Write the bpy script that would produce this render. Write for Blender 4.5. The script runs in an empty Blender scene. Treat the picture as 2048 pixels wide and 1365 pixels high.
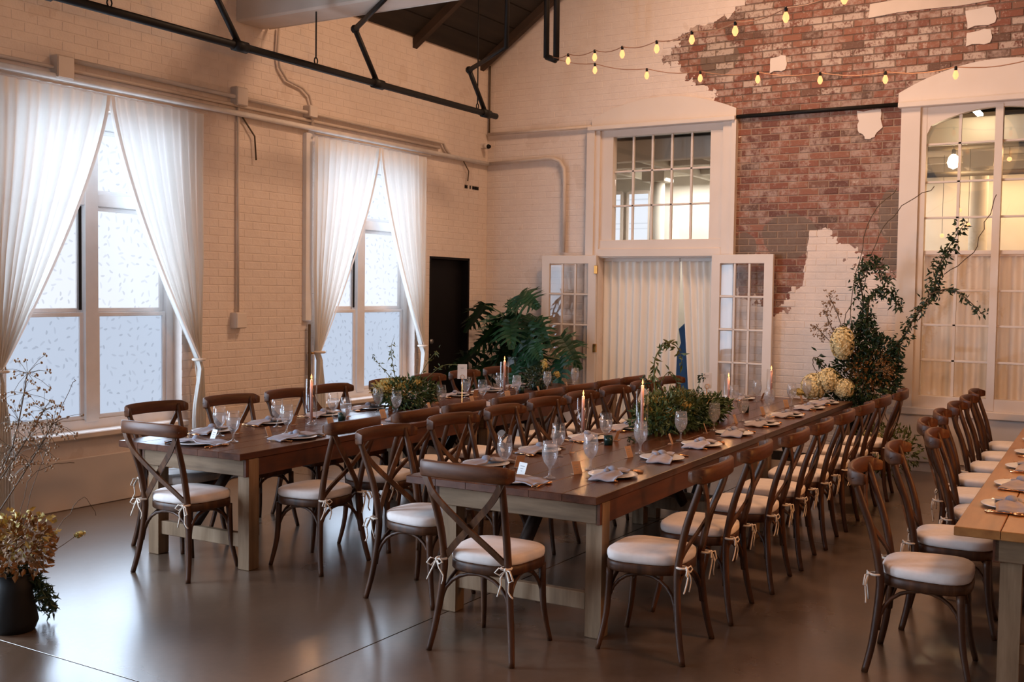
import bpy, math, random
from mathutils import Vector, Matrix
random.seed(7)
PI = math.pi
SC = bpy.context.scene
COL = SC.collection

# ------------------------------------------------------------------ camera
f_px = 2148.83
right = Vector((0.5210821, -0.8533944, 0.0138366))
down = Vector((-0.0322538, -0.0358889, -0.9988352))
fwd = Vector((0.8528969, 0.5200289, -0.0462463))
cd = bpy.data.cameras.new('camera'); cam = bpy.data.objects.new('camera', cd); COL.objects.link(cam)
cd.sensor_width = 36.0; cd.lens = f_px / 2048 * 36.0; cd.clip_start = .05; cd.clip_end = 200
m = Matrix((( right.x, -down.x, -fwd.x, 0), (right.y, -down.y, -fwd.y, 0), (right.z, -down.z, -fwd.z, 1.78), (0, 0, 0, 1)))
cam.matrix_world = m
SC.camera = cam
# ------------------------------------------------------------------ world, lights, exposure
w = bpy.data.worlds.new('world'); SC.world = w; w.use_nodes = True
w.node_tree.nodes['Background'].inputs[0].default_value = (.55, .66, .85, 1)
w.node_tree.nodes['Background'].inputs[1].default_value = 0.35
SC.view_settings.view_transform = 'Standard'; SC.view_settings.look = 'None'
SC.view_settings.gamma = 1.0; SC.view_settings.use_curve_mapping = False
SC.view_settings.exposure = 0.12
SC.cycles.use_denoising = True
SC.cycles.max_bounces = 8; SC.cycles.diffuse_bounces = 3; SC.cycles.glossy_bounces = 3
SC.cycles.transmission_bounces = 6; SC.cycles.transparent_max_bounces = 10
SC.cycles.caustics_reflective = False; SC.cycles.caustics_refractive = False
SC.cycles.sample_clamp_indirect = 4.0

def lamp(kind, name, loc, power, color, size=.3, rot=(0, 0, 0), sizey=None, spread=None):
    d = bpy.data.lights.new(name, kind); d.energy = power; d.color = color
    if kind == 'AREA':
        d.size = size
        if sizey: d.shape = 'RECTANGLE'; d.size_y = sizey
        if spread: d.spread = spread
    elif kind in ('POINT', 'SPOT'): d.shadow_soft_size = size
    o = bpy.data.objects.new(name, d); o.location = loc; o.rotation_euler = rot; COL.objects.link(o); return o

WARM = (1.0, .50, .26)
# warm ceiling fittings hung over the room and a low orange lamp at right, out of the picture
lamp('AREA', 'warm_lamp', (4.5, -1.5, 5.2), 115, WARM, 1.2)
lamp('AREA', 'warm_lamp', (8.8, 3.4, 6.4), 195, (1.0, .60, .37), 1.2)
lamp('AREA', 'warm_lamp', (2.2, 2.6, 5.4), 32, (1.0, .48, .25), 1.2)
lamp('POINT', 'warm_lamp', (6.3, -1.8, 2.0), 210, (1.0, .40, .10), .2)
# daylight coming in through the tall windows of the left wall
DAY = (.62, .79, 1.0)
for xc, e in ((5.71, 46), (9.14, 38), (2.2, 330), (-1.3, 330)):
    lamp('AREA', 'window_daylight', (xc, 7.41 + .085, 1.92), e, DAY, 1.5, (-PI / 2, 0, 0), 2.4)
# glow of the next room behind the back wall
lamp('AREA', 'next_room_lamp', (15.3, 5.2, 3.5), 105, (1.0, .93, .84), .8, (0, 0, 0), 3.6)
lamp('AREA', 'next_room_lamp', (15.3, 1.2, 3.5), 62, (1.0, .60, .30), .8, (0, 0, 0), 3.0)
lamp('AREA', 'next_room_lamp', (12.3, 1.4, 3.3), 22, (1.0, .52, .22), .6)

# ------------------------------------------------------------------ helpers
class MB:
    def __init__(s): s.v = []; s.f = []; s.sm = []
    def add(s, vs, fs, smooth=False):
        b = len(s.v); s.v += [tuple(p) for p in vs]
        for q in fs: s.f.append(tuple(b + i for i in q)); s.sm.append(smooth)
        return s
    def box(s, x0, x1, y0, y1, z0, z1, M=None):
        vs = [Vector((x, y, z)) for z in (z0, z1) for y in (y0, y1) for x in (x0, x1)]
        if M: vs = [M @ p for p in vs]
        return s.add(vs, [(0, 2, 3, 1), (4, 5, 7, 6), (0, 1, 5, 4), (2, 6, 7, 3), (0, 4, 6, 2), (1, 3, 7, 5)])
    def cbox(s, x0, x1, y0, y1, z0, z1, c=.004, M=None):   # box with chamfered edges
        def ring(z, d): return [(x0 + d, y0 + d, z), (x1 - d, y0 + d, z), (x1 - d, y1 - d, z), (x0 + d, y1 - d, z)]
        vs = ring(z0, c) + ring(z0 + c, 0) + ring(z1 - c, 0) + ring(z1, c)
        vs = [Vector(p) for p in vs]
        if M: vs = [M @ p for p in vs]
        fs = [(3, 2, 1, 0), (12, 13, 14, 15)]
        for k in range(3):
            for i in range(4):
                a = k * 4 + i; b = k * 4 + (i + 1) % 4; fs.append((a, b, b + 4, a + 4))
        return s.add(vs, fs)
    def tube(s, pts, r, n=8, cap=True, closed=False, flat=None):
        pts = [Vector(p) for p in pts]; N = len(pts)
        rr = r if isinstance(r, (list, tuple)) else [r] * N
        vs = []; up = None
        for i, p in enumerate(pts):
            if closed: t = pts[(i + 1) % N] - pts[i - 1]
            else: t = pts[min(i + 1, N - 1)] - pts[max(i - 1, 0)]
            t.normalize()
            if up is None:
                a = Vector((0, 0, 1)) if abs(t.z) < .9 else Vector((1, 0, 0))
                up = (a - t * a.dot(t)).normalized()
            else:
                up = (up - t * up.dot(t))
                up = up.normalized() if up.length > 1e-6 else Vector((1, 0, 0))
            sd = t.cross(up)
            for k in range(n):
                a = 2 * PI * k / n
                ca, sa = math.cos(a), math.sin(a)
                if flat: sa *= flat
                vs.append(p + (up * ca + sd * sa) * rr[i])
        fs = []
        M_ = N if closed else N - 1
        for i in range(M_):
            for k in range(n):
                a = i * n + k; b = i * n + (k + 1) % n; j = (i + 1) % N
                fs.append((a, b, j * n + (k + 1) % n, j * n + k))
        if cap and not closed:
            fs.append(tuple(range(n))[::-1]); fs.append(tuple((N - 1) * n + k for k in range(n)))
        return s.add(vs, fs, True)
    def lathe(s, prof, n=16, c=(0, 0, 0), M=None, smooth=True, cap=True):
        vs = []; fs = []
        for r, z in prof:
            for k in range(n):
                a = 2 * PI * k / n; p = Vector((c[0] + r * math.cos(a), c[1] + r * math.sin(a), c[2] + z))
                vs.append(M @ p if M else p)
        for i in range(len(prof) - 1):
            for k in range(n):
                a = i * n + k; b = i * n + (k + 1) % n; fs.append((a, b, b + n, a + n))
        if cap and prof[0][0] > 1e-5: fs.append(tuple(range(n))[::-1])
        if cap and prof[-1][0] > 1e-5: fs.append(tuple((len(prof) - 1) * n + k for k in range(n)))
        return s.add(vs, fs, smooth)
    def ball(s, c, r, n=8, m_=5, sc=(1, 1, 1)):
        vs = []; fs = []
        for i in range(m_ + 1):
            t = PI * i / m_
            for k in range(n):
                a = 2 * PI * k / n
                vs.append((c[0] + r * sc[0] * math.sin(t) * math.cos(a), c[1] + r * sc[1] * math.sin(t) * math.sin(a), c[2] - r * sc[2] * math.cos(t)))
        for i in range(m_):
            for k in range(n):
                a = i * n + k; b = i * n + (k + 1) % n; fs.append((a, b, b + n, a + n))
        return s.add(vs, fs, True)
    def slab(s, outline, z0, z1, M=None, smooth=False):   # closed outline in xy, given thickness
        n = len(outline)
        vs = [Vector((x, y, z)) for z in (z0, z1) for x, y in outline]
        if M: vs = [M @ p for p in vs]
        fs = [tuple(range(n))[::-1], tuple(range(n, 2 * n))] + [(i, (i + 1) % n, n + (i + 1) % n, n + i) for i in range(n)]
        return s.add(vs, fs, smooth)
    def mesh(s, name, mat=None):
        me = bpy.data.meshes.new(name); me.from_pydata(s.v, [], s.f)
        me.polygons.foreach_set('use_smooth', s.sm)
        if mat: me.materials.append(mat)
        me.validate(); me.update(); return me
    def build(s, name, mat=None, parent=None, **k):
        return mkobj(name, s.mesh(name, mat), parent, **k)

def mkobj(name, me, parent=None, loc=None, **k):
    o = bpy.data.objects.new(name, me); COL.objects.link(o)
    if parent: o.parent = parent
    if loc: o.location = loc
    for a, b in k.items(): o[a] = b
    return o
def thing(name, label, cat, loc=(0, 0, 0), rz=0, group=None):
    o = bpy.data.objects.new(name, None); COL.objects.link(o); o.location = loc; o.rotation_euler = (0, 0, rz)
    o['label'] = label; o['category'] = cat
    if group: o['group'] = group
    o.empty_display_size = .1
    return o
def dup(root, loc, rz, label, group=None):
    r = root.copy(); COL.objects.link(r); r.location = loc; r.rotation_euler = (0, 0, rz); r['label'] = label
    if group: r['group'] = group
    for ch in list(root.children):
        c = ch.copy(); COL.objects.link(c); c.parent = r
        for g in list(ch.children):
            d = g.copy(); COL.objects.link(d); d.parent = c
    return r
def R(x=0, y=0, z=0): return Matrix.Rotation(z, 4, 'Z') @ Matrix.Rotation(y, 4, 'Y') @ Matrix.Rotation(x, 4, 'X')
def T(x, y, z): return Matrix.Translation((x, y, z))

# ------------------------------------------------------------------ materials
class NT:
    def __init__(s, name):
        s.m = bpy.data.materials.new(name); s.m.use_nodes = True; s.t = s.m.node_tree; s.n = s.t.nodes
        s.b = s.n['Principled BSDF']; s.out = s.n['Material Output']
    def node(s, typ, **k):
        x = s.n.new(typ)
        for a, b in k.items(): setattr(x, a, b)
        return x
    def lk(s, a, b): s.t.links.new(a, b)
    def math(s, op, a, b=None, c=None, clamp=False):
        x = s.n.new('ShaderNodeMath'); x.operation = op; x.use_clamp = clamp
        for i, q in enumerate((a, b, c)):
            if q is None: continue
            if isinstance(q, (int, float)): x.inputs[i].default_value = q
            else: s.lk(q, x.inputs[i])
        return x.outputs[0]
    def noise(s, vec, scale, detail=3, rough=.5, dim='3D'):
        x = s.n.new('ShaderNodeTexNoise'); x.inputs['Scale'].default_value = scale
        x.inputs['Detail'].default_value = detail; x.inputs['Roughness'].default_value = rough
        if vec is not None: s.lk(vec, x.inputs['Vector'])
        return x.outputs['Fac']
    def mapv(s, vec, sc=(1, 1, 1), loc=(0, 0, 0)):
        x = s.n.new('ShaderNodeMapping'); s.lk(vec, x.inputs[0]); x.inputs['Scale'].default_value = sc; x.inputs['Location'].default_value = loc
        return x.outputs[0]
    def ramp(s, fac, stops):
        x = s.n.new('ShaderNodeValToRGB'); e = x.color_ramp.elements
        while len(e) < len(stops): e.new(.5)
        for i, (p, c) in enumerate(stops): e[i].position = p; e[i].color = (*c, 1)
        s.lk(fac, x.inputs[0]); return x.outputs[0]
    def mix(s, fac, a, b):
        x = s.n.new('ShaderNodeMix'); x.data_type = 'RGBA'
        for i, q in ((0, fac), (6, a), (7, b)):
            if isinstance(q, (int, float)): x.inputs[i].default_value = q
            elif isinstance(q, tuple): x.inputs[i].default_value = (*q, 1)
            else: s.lk(q, x.inputs[i])
        return x.outputs[2]
    def bump(s, h, strength=.3, dist=.01):
        x = s.n.new('ShaderNodeBump'); x.inputs['Strength'].default_value = strength; x.inputs['Distance'].default_value = dist
        s.lk(h, x.inputs['Height']); s.lk(x.outputs[0], s.b.inputs['Normal'])
    def pos(s): return s.n.new('ShaderNodeNewGeometry').outputs['Position']
    def obj(s): return s.n.new('ShaderNodeTexCoord').outputs['Object']

def simple(name, c1, c2=None, rough=.5, metal=0, scale=8, stretch=(1, 1, 1), bump=0, spec=.5, trans=0, ior=1.45, alpha=1, sub=0, world=False):
    t = NT(name); b = t.b
    b.inputs['Roughness'].default_value = rough; b.inputs['Metallic'].default_value = metal
    b.inputs['Specular IOR Level'].default_value = spec; b.inputs['Transmission Weight'].default_value = trans
    b.inputs['IOR'].default_value = ior; b.inputs['Alpha'].default_value = alpha
    if c2 is None: c2 = tuple(x * .85 for x in c1)
    v = t.mapv(t.pos() if world else t.obj(), stretch)
    fac = t.noise(v, scale, 3)
    t.lk(t.ramp(fac, [(.3, c2), (.7, c1)]), b.inputs['Base Color'])
    if bump: t.bump(fac, bump, .004)
    return t.m
def emit(name, col, strength):
    t = NT(name); b = t.b; b.inputs['Base Color'].default_value = (0, 0, 0, 1)
    b.inputs['Emission Color'].default_value = (*col, 1); b.inputs['Emission Strength'].default_value = strength
    return t.m
def wood(name, c1, c2, c3, rough=.5, sc=1.0, axis=0, bump=.15):
    t = NT(name); st = [9, 9, 9]; st[axis] = .9
    v = t.mapv(t.obj(), tuple(a * sc for a in st))
    g = t.noise(v, 2.2, 5, .6)
    t.lk(t.ramp(g, [(.28, c3), (.5, c1), (.72, c2)]), t.b.inputs['Base Color']); t.b.inputs['Specular IOR Level'].default_value = .30
    t.b.inputs['Roughness'].default_value = rough
    t.bump(g, bump, .002); return t.m
def glass(name, tint=(1, 1, 1), rough=0.0, frost=0, ior=1.45, body=0.0):
    """thin-walled glass: a clear sheet with a fresnel reflection, `body` adds misted droplets"""
    t = NT(name); t.n.remove(t.b)
    tr = t.node('ShaderNodeBsdfTransparent'); tr.inputs[0].default_value = (*tint, 1)
    gl = t.node('ShaderNodeBsdfGlossy'); gl.inputs['Roughness'].default_value = .03 + rough
    fr = t.node('ShaderNodeLayerWeight'); fr.inputs[0].default_value = .5
    fc = t.math('ADD', t.math('MULTIPLY', t.math('POWER', fr.outputs['Facing'], 2.6), .85), .05)
    mx = t.node('ShaderNodeMixShader'); t.lk(fc, mx.inputs[0]); t.lk(tr.outputs[0], mx.inputs[1]); t.lk(gl.outputs[0], mx.inputs[2]); o = mx.outputs[0]
    if body:
        d = t.node('ShaderNodeBsdfDiffuse'); q = t.node('ShaderNodeBsdfTranslucent'); m1 = t.node('ShaderNodeMixShader'); m1.inputs[0].default_value = .5
        for z in (d, q): z.inputs[0].default_value = (.85, .85, .86, 1)
        t.lk(d.outputs[0], m1.inputs[1]); t.lk(q.outputs[0], m1.inputs[2])
        nn = t.noise(t.obj(), 18, 2); m2 = t.node('ShaderNodeMixShader'); m2.inputs[0].default_value = body; t.lk(o, m2.inputs[1]); t.lk(m1.outputs[0], m2.inputs[2]); o = m2.outputs[0]
    t.lk(o, t.out.inputs[0]); return t.m

M = {}
M['chair'] = wood('bentwood_walnut', (.058, .021, .008), (.108, .044, .018), (.021, .008, .003), .44, 1, 2)
M['rail'] = wood('bentwood_rail', (.082, .026, .008), (.145, .052, .018), (.030, .010, .004), .44, 1, 0)
M['slat'] = wood('bentwood_slat', (.080, .031, .012), (.148, .066, .028), (.03, .012, .005), .44, 1, 2)
M['grey_rail'] = wood('window_sheen_rail', (.25, .17, .12), (.34, .25, .18), (.14, .07, .04), .5, 1, 0)  # unused; the grey is window reflection put into the wood colour
M['cushion'] = simple('cream_canvas', (.80, .72, .68), (.74, .66, .62), .85, scale=30, bump=.15)
M['tie'] = simple('cotton_tie', (.78, .68, .58), None, .8)
M['top'] = wood('dark_stained_board', (.085, .028, .013), (.125, .048, .024), (.045, .015, .007), .27, .5, 0, .12)
M['edge'] = wood('board_edge', (.16, .10, .07), (.24, .17, .13), (.09, .05, .03), .5, .6, 1)
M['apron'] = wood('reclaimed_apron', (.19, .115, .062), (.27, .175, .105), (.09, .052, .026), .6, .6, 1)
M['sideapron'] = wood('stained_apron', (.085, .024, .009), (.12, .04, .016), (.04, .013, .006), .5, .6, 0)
M['tleg'] = wood('reclaimed_post', (.21, .13, .072), (.29, .195, .12), (.11, .065, .034), .6, .6, 2)
M['darkwood'] = wood('dark_brace', (.035, .02, .014), (.06, .035, .025), (.02, .012, .008), .6, 1, 0)
M['honey'] = wood('honey_board', (.30, .13, .04), (.38, .18, .06), (.20, .08, .024), .32, .5, 0, .1)
M['glass'] = glass('clear_glass')
M['clear'] = glass('clear_goblet', (.97, .97, .97), 0, 0, 1.55, .03)
M['water'] = glass('chilled_water', (.94, .95, .97), .05, 0, 1.33, .14)
M['mist'] = glass('misted_glass', (.95, .95, .96), .08, 0, 1.5, .13)
M['wax'] = simple('mauve_wax', (.62, .36, .31), (.55, .31, .27), .45)
M['flame'] = emit('candle_flame', (1, .42, .13), 3.0)
M['bulb'] = emit('warm_bulb', (1, .37, .13), 2.1)
M['bigbulb'] = emit('pendant_bulb', (1, .80, .50), 40)
M['plate'] = simple('white_plate', (.78, .78, .80), None, .25)
M['napkin'] = simple('mauve_linen', (.40, .36, .38), (.32, .29, .32), .9, scale=20, bump=.2)
M['napkin2'] = simple('slate_linen', (.30, .31, .37), (.24, .25, .31), .9, scale=20, bump=.2)
M['gold'] = simple('brushed_gold', (.80, .42, .20), (.72, .36, .16), .22, 1)
M['kraft'] = simple('kraft_card', (.46, .29, .19), None, .8)
M['card'] = simple('white_card', (.82, .80, .78), None, .7)
M['ink'] = simple('grey_ink', (.25, .24, .24), None, .8)
M['votive'] = simple('dark_green_glass', (.012, .035, .03), None, .12)
M['iron'] = simple('black_iron', (.007, .006, .0055), (.012, .010, .009), .55, 0, spec=.25)
M['trim'] = simple('white_trim_paint', (.74, .66, .60), (.70, .62, .56), .45, scale=3, world=True)
M['wframe'] = simple('window_frame_paint', (.80, .79, .80), (.74, .73, .74), .4)
M['conduit'] = simple('painted_conduit', (.66, .57, .50), (.58, .49, .42), .45, scale=6, world=True)
M['bright_conduit'] = simple('bright_conduit', (.84, .80, .76), None, .4)
M['black'] = simple('black_door_paint', (.006, .005, .006), None, .55, spec=.2)
M['brass'] = simple('brass', (.75, .36, .10), None, .3, 1)
M['leaf'] = simple('split_leaf', (.016, .060, .024), (.006, .028, .013), .38, scale=9, spec=.3)
M['leaf2'] = simple('dark_foliage', (.024, .052, .018), (.010, .025, .009), .5, scale=20)
M['leaf3'] = simple('olive_foliage', (.13, .15, .045), (.06, .08, .022), .55, scale=20)
M['leaf4'] = simple('mid_green_foliage', (.065, .115, .035), (.028, .055, .017), .5, scale=20)
M['stem'] = simple('brown_stem', (.10, .065, .035), None, .6)
M['gstem'] = simple('green_stem', (.12, .13, .05), None, .6)
M['hyd'] = simple('cream_hydrangea', (.78, .68, .42), (.66, .54, .27), .7, scale=40)
M['yel'] = simple('pale_yellow_blossom', (.55, .45, .17), (.40, .30, .09), .7, scale=40)
M['rust'] = simple('rust_foliage', (.28, .13, .035), (.18, .085, .025), .6, scale=20)
M['berry'] = simple('dried_berry', (.36, .25, .16), (.25, .16, .10), .7, scale=20)
M['white'] = simple('white_bloom', (.8, .74, .68), None, .7)
M['pot'] = simple('pale_blue_glaze', (.42, .50, .56), (.34, .43, .50), .35)
M['ped'] = simple('white_pedestal', (.66, .60, .56), None, .5)
M['ceil'] = simple('dark_roof_boards', (.030, .021, .015), (.014, .010, .007), .8, scale=3, stretch=(.3, 3, 3), bump=.3, world=True)
M['rafter'] = simple('dark_rafter', (.06, .034, .02), (.035, .02, .012), .75, scale=4)
M['beam'] = simple('painted_beam', (.68, .58, .50), (.60, .50, .42), .6, scale=3, world=True)
M['far'] = simple('next_room_paint', (.76, .72, .64), None, .8, scale=2)
M['farceil'] = simple('next_room_ceiling', (.20, .165, .13), None, .8, scale=2)
M['wire'] = simple('copper_wire', (.45, .22, .12), None, .4, .6)
M['blue'] = simple('royal_blue_cloth', (.02, .10, .32), None, .7)
M['grey'] = simple('steel_bracket', (.3, .3, .32), None, .4, .6)

def cloth(name, col, tr=.5, alpha=1.0):
    t = NT(name)
    d = t.node('ShaderNodeBsdfDiffuse'); d.inputs[0].default_value = (*col, 1)
    q = t.node('ShaderNodeBsdfTranslucent'); q.inputs[0].default_value = (*col, 1)
    mx = t.node('ShaderNodeMixShader'); mx.inputs[0].default_value = tr
    wv = t.noise(t.mapv(t.obj(), (60, 60, 4)), 3, 2)
    bp = t.node('ShaderNodeBump'); bp.inputs['Strength'].default_value = .15; bp.inputs['Distance'].default_value = .003
    t.lk(wv, bp.inputs['Height']); t.lk(bp.outputs[0], d.inputs['Normal'])
    t.lk(d.outputs[0], mx.inputs[1]); t.lk(q.outputs[0], mx.inputs[2]); o = mx.outputs[0]
    if alpha < 1:
        tp = t.node('ShaderNodeBsdfTransparent'); m2 = t.node('ShaderNodeMixShader'); m2.inputs[0].default_value = alpha
        t.lk(tp.outputs[0], m2.inputs[1]); t.lk(o, m2.inputs[2]); o = m2.outputs[0]
    t.lk(o, t.out.inputs[0]); return t.m
M['sheer'] = cloth('sheer_curtain', (.86, .84, .80), .27, .92)
M['drape'] = cloth('white_drape', (.88, .84, .80), .18)
M['drape2'] = cloth('cream_drape', (.80, .66, .54), .30)

def frosted(name, col, strength):
    """frosted film with scattered leaf prints, lit by the daylight behind it"""
    t = NT(name); b = t.b
    p = t.node('ShaderNodeSeparateXYZ'); t.lk(t.pos(), p.inputs[0])
    cxy = t.node('ShaderNodeCombineXYZ'); t.lk(p.outputs[0], cxy.inputs[0]); t.lk(p.outputs[2], cxy.inputs[1])
    v = t.node('ShaderNodeTexVoronoi'); v.voronoi_dimensions = '2D'; v.inputs['Scale'].default_value = 13; v.inputs['Randomness'].default_value = .8
    t.lk(cxy.outputs[0], v.inputs['Vector'])
    sb = t.node('ShaderNodeVectorMath', operation='SUBTRACT'); t.lk(cxy.outputs[0], sb.inputs[0]); t.lk(v.outputs['Position'], sb.inputs[1])
    sc = t.node('ShaderNodeSeparateColor'); t.lk(v.outputs['Color'], sc.inputs[0])
    rt = t.node('ShaderNodeVectorRotate'); rt.rotation_type = 'Z_AXIS'; t.lk(sb.outputs[0], rt.inputs['Vector'])
    t.lk(t.math('MULTIPLY', sc.outputs[0], 6.28), rt.inputs['Angle'])
    s2 = t.node('ShaderNodeSeparateXYZ'); t.lk(rt.outputs[0], s2.inputs[0])
    kk = t.math('ADD', .75, t.math('MULTIPLY', sc.outputs[2], .7)); x = t.math('MULTIPLY', t.math('MULTIPLY', s2.outputs[0], 40), kk); y = t.math('MULTIPLY', s2.outputs[1], 120)
    y = t.math('ADD', y, t.math('MULTIPLY', t.math('MULTIPLY', x, x), .35))
    rr = t.math('ADD', t.math('MULTIPLY', x, x), t.math('MULTIPLY', y, y))
    leaf = t.math('MULTIPLY', t.math('LESS_THAN', rr, 1.0), t.math('GREATER_THAN', sc.outputs[1], .18))
    c = t.mix(t.math('MULTIPLY', leaf, t.math('ADD', .15, t.math('MULTIPLY', sc.outputs[2], .25))), col, (col[0] * .25, col[1] * .28, col[2] * .33))
    t.lk(c, b.inputs['Emission Color']); b.inputs['Emission Strength'].default_value = strength
    b.inputs['Base Color'].default_value = (.05, .055, .06, 1); b.inputs['Roughness'].default_value = .5
    return t.m
M['pane_hi'] = frosted('frosted_film_sky', (.84, .90, 1.0), .95)
M['pane_lo'] = frosted('frosted_film_street', (.68, .80, 1.0), .70)

def brickmat(name, back):
    t = NT(name); b = t.b
    P = t.pos(); s = t.node('ShaderNodeSeparateXYZ'); t.lk(P, s.inputs[0])
    u = s.outputs[1] if back else s.outputs[0]; z = s.outputs[2]
    row = t.math('FLOOR', t.math('DIVIDE', z, .075))
    off = t.math('MULTIPLY', t.math('MODULO', row, 2), .1075)
    cell = t.math('FLOOR', t.math('DIVIDE', t.math('ADD', t.math('ADD', u, 20), off), .215))
    cc = t.node('ShaderNodeCombineXYZ'); t.lk(row, cc.inputs[0]); t.lk(cell, cc.inputs[1])
    wn = t.node('ShaderNodeTexWhiteNoise'); wn.noise_dimensions = '2D'; t.lk(cc.outputs[0], wn.inputs['Vector'])
    sc = t.node('ShaderNodeSeparateColor'); t.lk(wn.outputs['Color'], sc.inputs[0])
    n1 = t.noise(P, 1.6, 4); n2 = t.noise(P, 9, 4, .6); n3 = t.noise(P, 45, 3, .6)
    pa = t.mix(n2, (.66, .56, .50), (.80, .70, .63))
    pa = t.mix(t.math('MULTIPLY', t.math('GREATER_THAN', n1, .63), .25), pa, (.55, .42, .33))
    if back:
        # weathered brick
        red = t.ramp(wn.outputs['Value'], [(0, (.12, .04, .025)), (.45, (.21, .065, .035)), (.8, (.27, .11, .065)), (1, (.09, .045, .03))])
        n4 = t.noise(P, 3.2, 5, .7); n5 = t.noise(P, 17, 4, .65)
        haze = t.math('MULTIPLY', t.math('SUBTRACT', t.math('ADD', t.math('ADD', t.math('MULTIPLY', n5, .8), t.math('MULTIPLY', n4, .8)), t.math('MULTIPLY', sc.outputs[1], .16)), .84), 5, clamp=True)
        ex = t.mix(t.math('MULTIPLY', haze, .78), red, (.42, .31, .26))
        ex = t.mix(t.math('MULTIPLY', t.math('GREATER_THAN', n3, .58), .35), ex, (.20, .12, .09))
        gn = t.math('MULTIPLY', t.math('SUBTRACT', n4, .5), 1.1); gm = None
        for cu, cz, ru, rz_ in ((3.52, 2.42, .30, .24), (4.02, 2.30, .14, .16), (2.46, 2.62, .14, .26), (2.44, 2.20, .10, .16), (4.36, 4.40, .22, .20)):
            du = t.math('DIVIDE', t.math('SUBTRACT', u, cu), ru); dz_ = t.math('DIVIDE', t.math('SUBTRACT', z, cz), rz_)
            d_ = t.math('LESS_THAN', t.math('ADD', t.math('ADD', t.math('MULTIPLY', du, du), t.math('MULTIPLY', dz_, dz_)), gn), 1.0)
            gm = d_ if gm is None else t.math('MAXIMUM', gm, d_)
        ex = t.mix(t.math('MULTIPLY', gm, .85), ex, (.15, .105, .075))
        # bricks that kept their whitewash, mostly high on the gable
        hi = t.math('MULTIPLY', t.math('SUBTRACT', z, 3.75), 5, clamp=True)
        keep = t.math('MULTIPLY', t.math('LESS_THAN', sc.outputs[0], .30), hi)
        keep2 = t.math('MULTIPLY', t.math('SUBTRACT', t.math('ADD', t.math('ADD', t.math('MULTIPLY', n2, .6), t.math('MULTIPLY', n3, .5)), t.math('ADD', t.math('MULTIPLY', keep, .16), t.math('MULTIPLY', hi, .03))), .66), 9, clamp=True)
        ex = t.mix(t.math('MULTIPLY', keep2, .75), ex, (.55, .44, .37))
        nz = t.math('MULTIPLY', t.math('SUBTRACT', t.noise(P, 5, 4, .65), .5), .55)
        nb = t.math('MULTIPLY', t.math('SUBTRACT', wn.outputs['Value'], .5), .16)
        nz = t.math('ADD', nz, t.math('ADD', nb, t.math('MULTIPLY', t.math('SUBTRACT', t.noise(P, 14, 2), .5), .30)))
        # lower edge of the stripped area: z as a curve of u ; left edge: u as a curve of z
        def curve(inp, lo, hi_, pts, vlo, vhi):
            c = t.node('ShaderNodeFloatCurve'); cm = c.mapping.curves[0]
            P2 = [((a - lo) / (hi_ - lo), (v - vlo) / (vhi - vlo)) for a, v in pts]
            cm.points[0].location = P2[0]; cm.points[1].location = P2[-1]
            for q in P2[1:-1]: cm.points.new(*q)
            for q in cm.points: q.handle_type = 'VECTOR'
            c.mapping.update()
            t.lk(t.math('DIVIDE', t.math('SUBTRACT', inp, lo), hi_ - lo), c.inputs['Value'])
            return t.math('ADD', t.math('MULTIPLY', c.outputs[0], vhi - vlo), vlo)
        g = curve(u, 0, 5, [(0, 2.0), (2.3, 2.0), (2.6, 2.05), (2.85, 2.25), (3.0, 2.40), (3.12, 2.58), (3.3, 2.5), (3.36, 1.95), (3.5, 1.70), (3.62, 1.62), (4.3, 1.85), (5, 2.2)], 0, 4)
        h = curve(z, 1.5, 6.2, [(1.5, 4.35), (3.8, 4.25), (4.0, 4.42), (4.15, 4.62), (4.38, 4.92), (4.62, 4.95), (4.78, 4.60), (4.93, 4.15), (5.3, 3.7), (6.2, 3.2)], 2, 6)
        mk = t.math('MULTIPLY', t.math('GREATER_THAN', t.math('ADD', z, nz), g), t.math('LESS_THAN', t.math('ADD', u, nz), h))
        col = t.mix(mk, pa, ex)
    else: col = pa
    if back:
        fz = t.math('FRACT', t.math('DIVIDE', z, .075)); jz = t.math('MAXIMUM', t.math('LESS_THAN', fz, .085), t.math('GREATER_THAN', fz, .915))
        fu = t.math('FRACT', t.math('DIVIDE', t.math('ADD', t.math('ADD', u, 20), off), .215)); ju = t.math('MAXIMUM', t.math('LESS_THAN', fu, .032), t.math('GREATER_THAN', fu, .968))
        jm = t.math('MULTIPLY', t.math('MAXIMUM', jz, ju), mk)
        col = t.mix(t.math('MULTIPLY', jm, .75), col, t.mix(hi, (.34, .24, .18), (.13, .085, .06)))
    t.lk(col, b.inputs['Base Color']); b.inputs['Roughness'].default_value = .62
    t.bump(t.math('ADD', n3, t.math('MULTIPLY', n2, .6)), .45, .006)
    return t.m
M['brick_left'] = brickmat('painted_brick', False)
M['brick_back'] = brickmat('half_stripped_brick', True)
def floormat():
    t = NT('polished_concrete'); P = t.pos()
    a = t.noise(P, .8, 5, .6); c = t.noise(P, 22, 4, .6)
    t.lk(t.ramp(t.math('ADD', t.math('MULTIPLY', a, .7), t.math('MULTIPLY', c, .3)), [(.35, (.080, .047, .028)), (.65, (.135, .086, .056))]), t.b.inputs['Base Color'])
    t.lk(t.math('ADD', t.math('MULTIPLY', a, .14), .22), t.b.inputs['Roughness'])
    t.b.inputs['Specular IOR Level'].default_value = 1.0; t.b.inputs['Coat Weight'].default_value = .6; t.b.inputs['Coat Roughness'].default_value = .20; t.b.inputs['Coat IOR'].default_value = 1.6
    t.bump(t.noise(P, 5, 2), .03, .002); return t.m
M['floor'] = floormat()

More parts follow.
